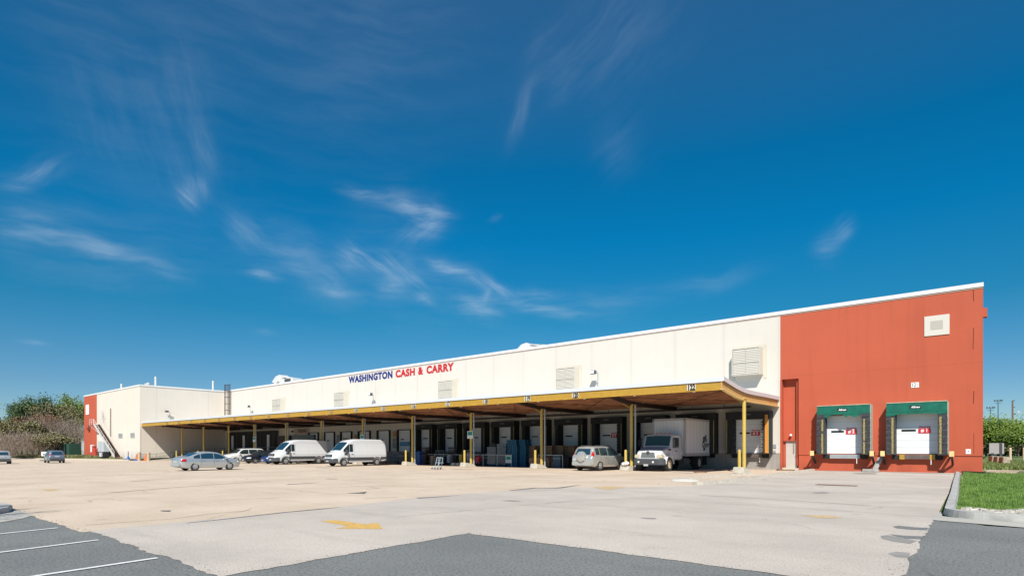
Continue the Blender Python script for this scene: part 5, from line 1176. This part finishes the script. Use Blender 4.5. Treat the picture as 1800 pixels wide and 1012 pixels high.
# ramp, rails and small things by the wing
t = thing('access_ramp', 'pale concrete ramp rising along the wing wall to the entry doors', 'ramp', (-111.3, 42, 0))
MB().add([(-1.38, -5.5, 0.006), (1.0, -5.5, .006), (1.0, 7.38, 0.006), (-1.38, 7.38, .006), (-1.38, 7.38, 1.2), (1.0, 7.38, 1.2)], [(0, 1, 5, 4), (0, 3, 4), (1, 2, 5), (0, 1, 2, 3), (2, 3, 4, 5)]).build('ramp_body', CONCG, t)
B(-1.38, 24, 4.5, 7.36, .006, 1.18).build('platform', CONCG, t)
t = thing('ramp_handrail', 'dark tubular handrail following the ramp beside the wing wall', 'handrail', (-110.2, 42, 0))
m_ = MB().bar((0, -7.5, 1.0), (0, -5.5, 1.05), .06).bar((0, -5.5, 1.05), (0, 4.4, 2.0), .06).bar((0, -5.5, .6), (0, 4.4, 1.5), .05).bar((0, -7.5, .6), (0, -5.5, .6), .05).bar((0, 4.4, 2.0), (24, 4.4, 2.2), .06).bar((0, 4.4, 1.6), (24, 4.4, 1.7), .05); m_.build('hand_rail', mat('rail_grey', (.16, .16, .16), .5), t)
for y in (-7.5, -5.2, -2.8, -.4, 2.0, 4.4): MB().bar((0, y, 0.01), (0, y, 1.0 + max(0, (y + 5.5)) * .1), .06).build('rail_post', mat('rail_grey', (.16, .16, .16), .5), t)
for i in range(1, 7): MB().bar((i * 4, 4.4, 1.1), (i * 4, 4.4, 2.15), .05).build('rail_post', mat('rail_grey', (.16, .16, .16), .5), t)
t = thing('dock_handrail', 'low dark handrail behind the front van and the hand truck', 'handrail', (-58.5, 45.2, 0))
MB().bar((-6, 0, 1.3), (0, 0, 1.3), .05).bar((0, 0, 1.3), (3.4, 0, .95), .05).bar((-6, 0, .9), (0, 0, .9), .04).bar((0, 0, .9), (3.4, 0, .5), .04).build('hand_rail', DGREY, t)
for x in (-6, -3, 0, 1.7, 3.4): MB().bar((x, 0, 0), (x, 0, 1.3 - max(0, x) * .1), .05).build('rail_post', DGREY, t)
def cone(label, x, y, col, pole=0, r=.3, h=.75, nm='traffic_cone'):
    t = thing(nm, label, 'cone', (x, y, .01)); MB().lathe([(r, .04), (.04, h), (.001, h)], n=14).build('cone_body', col, t, smooth=True); B(-r - .06, r + .06, -r - .06, r + .06, 0, .04).build('base', col, t)
    if pole: MB().cyl((0, 0, h * .9), (0, 0, h + .7), .05, n=8).build('stick', BLACK, t)
    else: MB().lathe([(r * .55 + .01, h * .45), (r * .38 + .01, h * .65)], n=14).build('band', WHTP, t)
CBL = mat('cone_blue', (.01, .09, .42), .5); COR = mat('cone_orange', (.62, .12, .02), .5)
cone('blue cone shape with a black stick at the foot of the wing wall', fx(225.5, 33.6), 33.6, CBL, 1, .36, .8, 'blue_marker'); cone('small blue heap right of the blue cone, at the wing corner', fx(238, 33.6), 33.6, CBL, 0, .35, .25, 'blue_marker')
cone('orange traffic cone beside the left beige bollard', fx(240.5, 34), 34, COR, 0, .3, 1.15); cone('orange traffic cone left of the right beige bollard', fx(256.5, 33.8), 33.8, COR, 0, .35, 1.2)
for px, lb, Y in ((245, 'stout beige bollard at the wing corner between two orange cones', 33.3), (261, 'stout beige bollard at the start of the ramp rail', 33.0)):
    t = thing('bollard', lb, 'bollard', (fx(px, Y), Y, 0)); MB().cyl((0, 0, 0), (0, 0, 1.3), .26, n=16).build('pipe', mat('beige_bollard', (.45, .38, .26), .7, var=.2), t, smooth=True); MB().lathe([(.26, 1.3), (.18, 1.4), (.001, 1.43)], n=16).build('cap', mat('beige_bollard', (.45, .38, .26), .7), t, smooth=True)
bx('electrical_cabinet', 'light grey electrical cabinet on a dark stand below the steel stair', 'electrical cabinet', 182, 34.2, 3.6, .9, 1.9, mat('cabinet_grey', (.45, .50, .53), .5), lambda t, w, d_, h: [B(-w / 2 + .1, w / 2 - .1, -d_ / 2 + .1, d_ / 2, -1.0, -.005).build('stand', BLACK, t), B(-.02, .02, -d_ / 2 - .01, -d_ / 2, .1, h - .1).build('door_seam', DGREY, t), B(.2, 1.2, -d_ / 2 - .3, -d_ / 2 - .05, -.9, -.1).build('small_box', WHITE, t)], z=1.05)
t = thing('standpipe', 'red sprinkler standpipe cluster in front of the orange strip of the wing', 'standpipe', (fx(165.5, 34.2), 34.2, 0))
MB().cyl((0, 0, 0), (0, 0, 2.0), .35, n=12).cyl((.9, 0, 0), (.9, 0, 1.3), .3, n=12).cyl((0, 0, 1.3), (1.6, 0, 1.3), .25, n=12).build('pipes', mat('standpipe_red', (.45, .05, .03), .5), t, smooth=True); MB().cyl((-.9, 0, 1.0), (-.9, 0, 2.4), .4, n=12).build('white_tank', WHITE, t, smooth=True)
MB().lathe([(.3, 2.0), (.45, 2.05), (.45, 2.15), (.001, 2.2)], n=12).build('valve_wheel', mat('standpipe_red', (.45, .05, .03), .5), t)

# left verge, green cabinet, low wall
fr_ = [(-111.5, 33.2), (-118, 33.3), (-135, 31.5), (-150, 29.0), (-165, 26.5), (-240, 8)]
vs = [(x, y, G(x) + .13) for x, y in fr_] + [(x, max(y + 4, 36), .06) for x, y in fr_] + [(x, 160, .06) for x, y in fr_]; nn_ = len(fr_)
o = MB().add(vs, [(r_ * nn_ + i, r_ * nn_ + i + 1, (r_ + 1) * nn_ + i + 1, (r_ + 1) * nn_ + i) for r_ in (0, 1) for i in range(nn_ - 1)]).build('grass_verge', mat('verge_grass', (.13, .17, .05), .95, var=.45, vscale=.6, col2=(.28, .25, .12), bump=.5)); o['kind'] = 'structure'
kerb('kerb', [(-111.5, 33.1), (-118, 33.2), (-135, 31.4), (-150, 28.9), (-165, 26.4), (-240, 7.9)], w=.3, h=.15, raw=True)
t = thing('utility_cabinet', 'large dark green utility cabinet before the orange strip of the wing', 'utility cabinet', (-152.5, 33.2, .1), R(8))
for i, (a, b, c_) in enumerate(((-6.2, -.8, 0), (-.6, 5.2, .25))): q = B(a, b, -1.2 + c_, 1.2, 0, 2.85 - c_).build('cabinet_body', mat('cabinet_green', (.02, .075, .05), .6, var=.15), t, bevel=.06)
g = MB()
for i in range(9): g.box(-6.1 + i * 1.25, -6.05 + i * 1.25, -1.23, -.96, .1, 2.5)
g.build('door_seam', BLKP, t); B(-6.6, 5.6, -1.5, 1.5, -.1, .0).build('slab', CONC, t)
t = thing('low_building', 'low grey block wall enclosure behind the green cabinet', 'enclosure', (-147, 37.5, .1))
B(-8, 1.6, -.5, 0, 0, 3.1).build('wall', mat('enclosure_grey', (.50, .53, .52), .8, var=.1), t); B(-8.1, 1.7, -.56, .06, 3.1, 3.25).build('capping', WHITE, t)
x, y = -150 * .96, 150 * .12
d0 = ray(40); t = thing('notice_sign', 'small white notice on a post in the verge at far left', 'sign', (d0[0] * 88, d0[1] * 88 + 3.5, .1), R(60))
MB().bar((0, 0, 0), (0, 0, 1.4), .14).build('post', GREYM, t); B(-1.3, 1.3, -.08, -.02, .75, 1.4).build('sign_board', WHTP, t); B(-1.1, 1.1, -.09, -.081, .95, 1.2).build('sign_text', mat('sign_text_grey', (.5, .35, .33), .6), t)
MB().box(-1.6, 1.6, -.5, .5, 0, .35).build('stone_base', CONC, t, bevel=.12)

# wheel stop leaning on the orange wall and debris
t = thing('broken_wheel_stop', 'broken concrete wheel stop leaning on the orange wall between the two docks', 'wheel stop', (fx(1538, WY - .9), WY - .7, .01))
MB().bar((.25, .45, 1.0), (-.05, -.1, .08), .28, .2).build('leaning_piece', CONCG, t, bevel=.03); MB().bar((-.75, -.25, .1), (.25, -.35, .1), .3, .2).build('fallen_piece', CONCG, t, bevel=.03)
for px, py, lb, s_ in ((1231, 829.5, 'flat dark plank by the canopy kerb', .9), (1395, 824.5, 'dark board lying before the cream door', 1.3), (1270, 826, 'dark rail piece lying near the right canopy post', 1.2)):
    x, y = T(gr(px, py + .5)); t = thing('scrap_board', lb, 'board', (x, min(y, 48.0), .012), R(10)); MB().box(-s_ / 2, s_ / 2, -.12, .12, 0, .07).build('board', RUST, t); B(-s_ / 2 + .1, -s_ / 2 + .2, -.2, .2, .071, .1).build('cross_piece', RUST, t)
x, y = gr(711, 819); t = thing('rubble_pile', 'small pile of broken concrete right of the front van', 'rubble', (x, 42.0, .0))
for i in range(5): MB().lathe([(.001, -.1), (.2, -.05), (.26, .1), (.15, .24), (.001, .28)], (rp.uniform(-.7, .5), rp.uniform(-.3, .3), .08), 7).build('chunk', CONC, t)
t = thing('plastic_bag', 'crumpled white plastic bag on the block left of the truck', 'bag', (POST[1][0] + .1, POST[1][1] - 1.1, .45))
bm_ = MB(); rr = random.Random(9)
for i in range(7): c_ = (rr.uniform(-.25, .25), rr.uniform(-.1, .1), rr.uniform(.05, .18)); bm_.lathe([(.001, -.12), (.13, -.05), (.16, .03), (.06, .14), (.001, .15)], c_, 8)
bm_.build('bag', WHTP, t)

# ================================================================ TREES
def leaf_mat(name, a, b_, tr=.25):
    m_ = grass_mat(name, a, b_); bs = m_.node_tree.nodes['Principled BSDF']; bs.inputs['Roughness'].default_value = .6; return m_
L_PINE = leaf_mat('pine_needles', (.02, .06, .015), (.08, .13, .035)); L_SPR = leaf_mat('spring_leaves', (.09, .15, .02), (.20, .28, .06))
L_OLV = leaf_mat('olive_buds', (.12, .12, .05), (.22, .20, .09)); L_RED = leaf_mat('red_buds', (.16, .06, .035), (.28, .12, .07)); L_TWIG = leaf_mat('twig_haze', (.12, .09, .07), (.32, .25, .19))
L_BRT = leaf_mat('bright_foliage', (.045, .09, .01), (.19, .27, .03)); BARK = mat('bark', (.11, .085, .07), .9, var=.3)
def make_tree(name, label, x, y, h, w, leaf, nleaf, ls, seed, bare=.5, trunk_r=None, clump=.9, group=None, low=.25, segs=True, top_flat=1.0):
    rr = random.Random(seed); t = thing(name, label, 'tree', (x, y, 0), group=group); tips = []; m_ = MB(); r0 = trunk_r or h * .018
    def grow(p, d, ln, r, lev):
        q = p + d * ln; m_.cyl(p, q, r, r * .68, n=5 if lev < 2 else 3, cap=False)
        if lev >= 4 or ln < .35: tips.append(q); return
        tips.append(q)
        for _ in range(3 if lev > 0 else 5):
            nd = (d + Vector((rr.uniform(-1, 1), rr.uniform(-1, 1), rr.uniform(-.25, .75))) * (.75 if lev else .85)).normalized()
            grow(p + d * ln * rr.uniform(.55, 1.0), nd, ln * rr.uniform(.55, .8), r * .55, lev + 1)
    grow(Vector((0, 0, 0)), Vector((rr.uniform(-.08, .08), rr.uniform(-.08, .08), 1)).normalized(), h * .36, r0, 0)
    mx = max(max(abs(v.x), abs(v.y)) for v in tips) or 1; mz = max(v.z for v in tips) or 1; sx, sz = w / 2 / mx, h / mz
    m_.v = [(v[0] * sx, v[1] * sx, v[2] * sz) for v in m_.v]; tips = [Vector((v.x * sx, v.y * sx, v.z * sz)) for v in tips]
    m_.build('trunk', BARK, t)
    lf = MB(); tips = [v for v in tips if v.z > h * low]
    vs, fs = [], []
    for i in range(nleaf):
        c_ = rr.choice(tips); g = w * (.07 if bare < .6 else .10) * clump + .15; c_ = c_ * (1 if bare < .6 else rr.uniform(.45, 1.0)); p = c_ + Vector((rr.gauss(0, g), rr.gauss(0, g), rr.gauss(0, g * .8)))
        if p.z < .2: continue
        a = (Vector((rr.uniform(-1, 1), rr.uniform(-1, 1), rr.uniform(-1, 1))) if bare < .6 else Vector((p.x * .12 + rr.uniform(-.6, .6), p.y * .12 + rr.uniform(-.6, .6), rr.uniform(.2, 1.1)))).normalized(); b = a.orthogonal().normalized(); s_ = ls * rr.uniform(.5, 1.3); k = len(vs)
        if bare > .6: b = b * .055
        vs += [p - a * s_, p + b * s_ * .6, p + a * s_, p - b * s_ * .6]; fs.append((k, k + 1, k + 2, k + 3))
    lf.v = [tuple(v) for v in vs]; lf.f = fs
    me = bpy.data.meshes.new('crown'); me.from_pydata(lf.v, [], lf.f); me.materials.append(leaf); o = bpy.data.objects.new('crown', me); COL.objects.link(o); o.parent = t
    return t
def at(px, dist): a = ray(px); return a[0] * dist, a[1] * dist
TR = [  # px, distance, height, width, kind
    (46, 150, 14.2, 11, 'pine'), (68, 158, 11.8, 13, 'pine'), (8, 170, 8.4, 12, 'spring'), (-18, 160, 8, 12, 'spring'), (124, 165, 16.8, 10, 'spring'), (141, 172, 14.6, 10, 'spring'),
    (84, 150, 12.8, 11, 'olive'), (106, 152, 12.4, 11, 'olive'), (30, 140, 8.4, 10, 'red'), (92, 142, 9.6, 9, 'red'), (8, 132, 6.4, 10, 'bare'), (22, 126, 7.4, 9, 'olive'), (38, 128, 6.6, 8, 'red'), (58, 130, 9.4, 9, 'bare'),
    (76, 128, 7.2, 8, 'olive'), (97, 130, 9.8, 8, 'bare'), (112, 136, 7.6, 8, 'bare'), (127, 140, 9.0, 6, 'bare'), (138, 146, 8.6, 6, 'bare'), (-8, 128, 6.5, 10, 'olive'), (50, 120, 4.6, 8, 'bare'), (3, 120, 4.6, 8, 'bare'), (68, 121, 4.2, 8, 'bare'), (28, 119, 4.4, 8, 'bare'), (86, 122, 4.4, 7, 'olive')]
WORD = {'pine': ('pine_tree', 'dark green pine', L_PINE, 15000, .21, 0.0), 'spring': ('leafing_tree', 'fresh green leafing tree', L_SPR, 7000, .19, 0.0), 'olive': ('budding_tree', 'pale olive budding tree', L_OLV, 6000, .18, .3),
        'red': ('budding_tree', 'reddish budding tree', L_RED, 3600, .17, .3), 'bare': ('bare_tree', 'bare brown twiggy tree', L_TWIG, 3000, .50, 1.0)}
PLACE = ['tallest of the dark pines behind the notice sign', 'right hand dark pine, lower and broader', 'behind the left edge, pale top above the twigs', 'at the far left edge, mostly outside the photo', 'tallest, left of the orange strip of the wing', 'touching the orange strip of the wing',
         'between the dark pine and the tall green trees', 'just left of the tall green trees', 'left of the notice sign, in front of the pines', 'above the grey blue car, in front of the olive trees', 'above the silver car at the left edge', 'left of the notice sign, low in front', 'directly above the notice sign', 'behind the notice sign, to its right',
         'left of the grey blue car, at mid height', 'above the roof of the grey blue car', 'above the left end of the green cabinet', 'above the middle of the green cabinet, before the shed', 'nearest the orange strip, before the shed', 'outermost at the left photo edge', 'thicket right behind the notice sign', 'thicket behind the silver car at the left edge', 'thicket just left of the grey blue car', 'thicket between silver car and notice sign', 'thicket behind the grey blue car']
for i, (px, dist, h, w, k) in enumerate(TR):
    nm, ad, lm, n, ls, br = WORD[k]; x, y = at(px, dist)
    make_tree(nm, ad + ' ' + PLACE[i], x, y, h, w, lm, n, ls, 100 + i, bare=br, group='trees beyond the left verge', low=.03 if k == 'bare' else .28, clump={'pine': 1.0, 'bare': 1.0}.get(k, .8))
# a street tree whose shadow falls on the lot from outside the photo
make_tree('bare_tree', 'young bare street tree standing left of the photo, casting a shadow on the lot', -17.2, -1.5, 6.2, 3.6, L_TWIG, 1500, .14, 77, bare=1.0, low=.4)

# ================================================================ RIGHT SIDE BACKGROUND
for i, (px, dist, h, w, n, lb) in enumerate(((1757, 118, 6.6, 11, 9000, 'broad bright green tree behind the pale bench screen'), (1790, 112, 5.4, 7, 4200, 'bright green bushy tree at the right photo edge'), (1733, 124, 6.0, 8, 3000, 'green tree just behind the corner of the orange wall'))):
    x, y = at(px, dist); make_tree('leafy_tree', lb, x, y, h, w, L_BRT, int(n * 1.6), .19, 300 + i, group='green trees beyond the lawn', low=.22, clump=1.3)
for i, (px, dist, h, w) in enumerate(((1740, 135, 3.5, 14), (1765, 138, 3.3, 14), (1795, 132, 4.6, 12), (1745, 150, 5.6, 14), (1815, 140, 4.0, 12))):
    x, y = at(px, dist); make_tree('shrub', 'dark shrub in the background hedge, number'.replace(', number', '') + ['left of the bench screen', ' behind the bench screen', ' beside the pale shed at right', ' tall behind the green tree', ' outside the right photo edge'][i].replace('left', ' left', 1), x, y, h, w, L_PINE if i % 2 else L_OLV, 3200, .35, 400 + i, low=.05, clump=1.3, group='background hedge shrubs')
def light_pole(px, dist, h, lb):
    x, y = at(px, dist); t = thing('floodlight_tower', lb, 'floodlight tower', (x, y, 0), group='sports floodlight towers')
    MB().cyl((0, 0, 0), (0, 0, h), .32, .2, n=8).build('pole', mat('tower_green', (.05, .14, .16), .6), t); MB().bar((-1.8, 0, h - .1), (1.8, 0, h - .1), .2).bar((-1.5, 0, h - 1.2), (1.5, 0, h - 1.2), .2).build('crossbar', DGREY, t)
    for q in (-1.5, -.3, .9, 1.7): B(q - .35, q + .35, -.5, .1, h + .1, h + .75).build('lamp_head', DGREY, t)
light_pole(1741, 330, 24.5, 'left and shorter sports floodlight tower beside the orange wall'); light_pole(1754.5, 330, 28.5, 'right and taller sports floodlight tower')
x, y = at(1780, 220); t = thing('utility_pole', 'brown wooden utility pole with a small lamp arm', 'utility pole', (x, y, 0)); MB().cyl((0, 0, 0), (0, 0, 19.5), .36, .25, n=8).build('pole', mat('pole_wood', (.20, .12, .10), .9), t); MB().bar((-.3, 0, 19.4), (.6, 0, 19.9), .3).bar((0, 0, 17), (.7, 0, 17.4), .25).build('fitting', DGREY, t); MB().bar((0, 0, 15.0), (1.6, 0, 15.6), .12).build('lamp_arm', GREYM, t); B(1.4, 2.3, -.2, .2, 15.2, 15.7).build('lamp_head', WHITE, t)
sheet('footpath', [(-30, 97), (60, 97), (60, 99.2), (-30, 99.2)], -.015, CONC)
sheet('footpath', [(-2.0, 58), (60, 57.2), (60, 58.6), (-2.0, 59.4)], -.014, CONC)
def ptY(px, Y): return fx(px, Y)
t = thing('screen_panel', 'pale slatted screen panel on two dark legs beyond the lawn', 'screen', ((ptY(1739, 96) + ptY(1765, 96)) / 2, 96, 0)); hw_ = (ptY(1765, 96) - ptY(1739, 96)) / 2
m_ = MB()
for i in range(16): m_.box(-hw_ + i * hw_ / 8, -hw_ + i * hw_ / 8 + hw_ / 9, -.05, .05, 1.0, 2.35)
m_.box(-hw_, hw_, .05, .1, 1.0, 2.3).build('slat_panel', mat('screen_grey', (.40, .41, .40), .8), t); MB().bar((-hw_ + .3, 0, 0), (-hw_ + .3, 0, 1.1), .2).build('leg', DGREY, t); MB().bar((hw_ - .3, 0, 0), (hw_ - .3, 0, 2.4), .25).build('leg', DGREY, t)
for px, lb in ((1776, 'pale short post right of the screen panel'), (1800, 'pale short post at the right edge before the shed')):
    t = thing('marker_post', lb, 'post', (ptY(px, 96), 96, 0)); MB().cyl((0, 0, 0), (0, 0, 1.7), .13, n=10).build('pipe', mat('post_cream', (.6, .52, .36), .7), t); MB().lathe([(.13, 1.7), (.07, 1.76), (.001, 1.78)], n=10).build('cap', mat('post_cream', (.6, .52, .36), .7), t)
t = thing('small_shed', 'pale grey shed cut off by the right photo edge', 'shed', (ptY(1797, 98) + 1.2, 98.8, 0)); B(-.9, 5, -.6, 3, 0, 3.0).build('wall', mat('shed_wall', (.50, .48, .44), .8), t); B(-1.1, 5.2, -.8, 3.2, 3.0, 3.12).build('roof', GREYM, t)
for i, l_ in enumerate(('nearest', 'middle', 'farthest')):
    (xa, ya), (xb, yb_) = at(1765, 60.3), at(1746, 66.5); f = i / 2; x, y = xa + (xb - xa) * f, ya + (yb_ - ya) * f
    t = thing('concrete_barrier', 'low concrete barrier block on the lawn, %s of the three in line' % l_, 'barrier', (x, y, -.03), math.atan2(yb_ - ya, xb - xa), group='concrete barrier blocks on the lawn')
    MB().prism([(-.34, 0), (.34, 0), (.30, .25), (.24, .80), (-.24, .80), (-.30, .25)], 'x', -1.42, 1.42).build('block', mat('barrier_concrete', (.44, .38, .30), .9, var=.3), t, bevel=.04)
    B(-1.35, 1.35, -.24, .24, .801, .82).build('weathered_top', CONC, t)
t = thing('edging_board', 'dark timber edging lying at the foot of the orange corner', 'board', (-1.2, 48.2, 0)); MB().bar((-.9, .5, .1), (.75, -.1, .06), .2, .16).build('board', BLACK, t); MB().bar((.75, -.1, .05), (.9, .4, .05), .1, .1).build('end_piece', RUST, t)
# dry gravel by the corner
sheet('gravel_strip', [(-1.0, 48.0), (-.2, 47.6), (.6, 52), (.9, 57.2), (-1.0, 58)], -.012, mat('dry_gravel', (.42, .36, .25), .95, var=.4, vscale=3))
# ---- lawn blades (stuff) on the right corner
def blades(name, poly_fn, n, h, w, m_, zb, seed, label):
    rr = random.Random(seed); vs, fs = [], []
    while len(fs) < n:
        p = poly_fn(rr)
        if p is None: continue
        x, y, sc_ = p; a = rr.uniform(0, 6.283); hh = h * sc_ * rr.uniform(.5, 1.25); ww = w * sc_ ; dx, dy = math.cos(a) * ww, math.sin(a) * ww; lx, ly = rr.uniform(-.5, .5) * hh, rr.uniform(-.5, .5) * hh; k = len(vs)
        vs += [(x - dx, y - dy, zb), (x + dx, y + dy, zb), (x + lx, y + ly, zb + hh)]; fs.append((k, k + 1, k + 2))
    me = bpy.data.meshes.new(name); me.from_pydata(vs, [], fs); me.materials.append(m_); o = bpy.data.objects.new(name, me); COL.objects.link(o); tag(o, label, kind='stuff')
LAWN = grass_mat('lawn_blades', (.06, .15, .02), (.22, .34, .06))
def lawn_pt(rr):
    t_ = rr.random() ** 1.6; y = 19.9 + t_ * 28; x0 = -1.15 + (19.9 - y) * .035 + .16; x1 = x0 + .2 + (y * .055 + 1.6); x = rr.uniform(x0, x1)
    if y < 21.0 and rr.random() < .55: return None
    return x, y, .7 + .5 * math.sin(x * 3.1 + y * .9) * math.sin(y * 1.7) + t_ * .8
blades('grass', lawn_pt, 75000, .11, .010, LAWN, -.02, 21, 'bright green grass of the lawn corner')
LAWN2 = grass_mat('far_lawn_blades', (.07, .13, .025), (.20, .24, .07))
blades('grass', lambda rr: (rr.uniform(-1.5, 7.5), rr.uniform(59.5, 97), 1.0), 26000, .28, .05, LAWN2, -.03, 22, 'green and straw grass of the far lawn')
blades('grass', lambda rr: (lambda u: (-121 - u * 85, 36.0 - u * 20 + rr.uniform(0, 5), 1.0))(rr.random()), 14000, .45, .08, grass_mat('verge_blades', (.10, .13, .03), (.30, .28, .12)), -.05, 23, 'green and straw grass of the left verge')
# stones between lawn and kerb
rr = random.Random(31); vs_ = MB()
for i in range(420):
    x, y = rr.uniform(-.85, 1.8), rr.uniform(17.85, 20.2)
    if x < -.85 + (0 if y > 19 else .1): continue
    s_ = rr.uniform(.05, .15); n = 6; a0 = rr.random() * 6; hz = s_ * rr.uniform(.25, .6)
    ring = [(x + math.cos(a0 + k) * s_ * rr.uniform(.7, 1.1), y + math.sin(a0 + k) * s_ * rr.uniform(.7, 1.1)) for k in range(6)]
    c0 = Vector((x, y, 0)); v = [(p[0], p[1], -.02) for p in ring] + [(c0.x + (p[0] - c0.x) * .7, c0.y + (p[1] - c0.y) * .7, hz) for p in ring]
    vs_.add(v, [(k, (k + 1) % 6, 6 + (k + 1) % 6, 6 + k) for k in range(6)] + [tuple(range(6, 12))])
o = vs_.build('edge_stones', mat('pale_stone', (.46, .43, .37), .9, var=.35, vscale=4)); tag(o, 'pale flat stones between lawn and kerb', kind='stuff')
sheet('soil_strip', [(-.9, 17.6), (3, 17.4), (3, 20.6), (-1.0, 20.9)], .01, mat('dry_soil', (.30, .25, .17), .95, var=.3, vscale=5))

# crumbled aggregate along the ragged asphalt edges
rr = random.Random(41); gm = MB()
EDG = [((-7.97, 8.13), (-1.5, 8.1)), ((-7.97, 8.13), (-7.75, 3.4)), ((-24, 3.25), (-7.9, 3.4)), ((-1.05, 8.9), (-1.25, 16.4)), ((-7.97, 8.13), (-1.5, 8.1)), ((-20, 3.25), (-7.9, 3.4))]
for i in range(900):
    p, q = rr.choice(EDG); f = rr.random(); x, y = T((p[0] + (q[0] - p[0]) * f + rr.gauss(0, .10), p[1] + (q[1] - p[1]) * f + rr.gauss(0, .10))); s_ = rr.uniform(.004, .011)
    gm.lathe([(s_, 0), (s_ * .8, s_ * .9), (.0005, s_ * 1.2)], (x, y, G(x) + .006), 5)
o = gm.build('loose_gravel', mat('gravel_grey', (.24, .23, .21), .9, var=.4, vscale=9)); tag(o, 'loose grey gravel crumbled along the asphalt edges', kind='stuff')
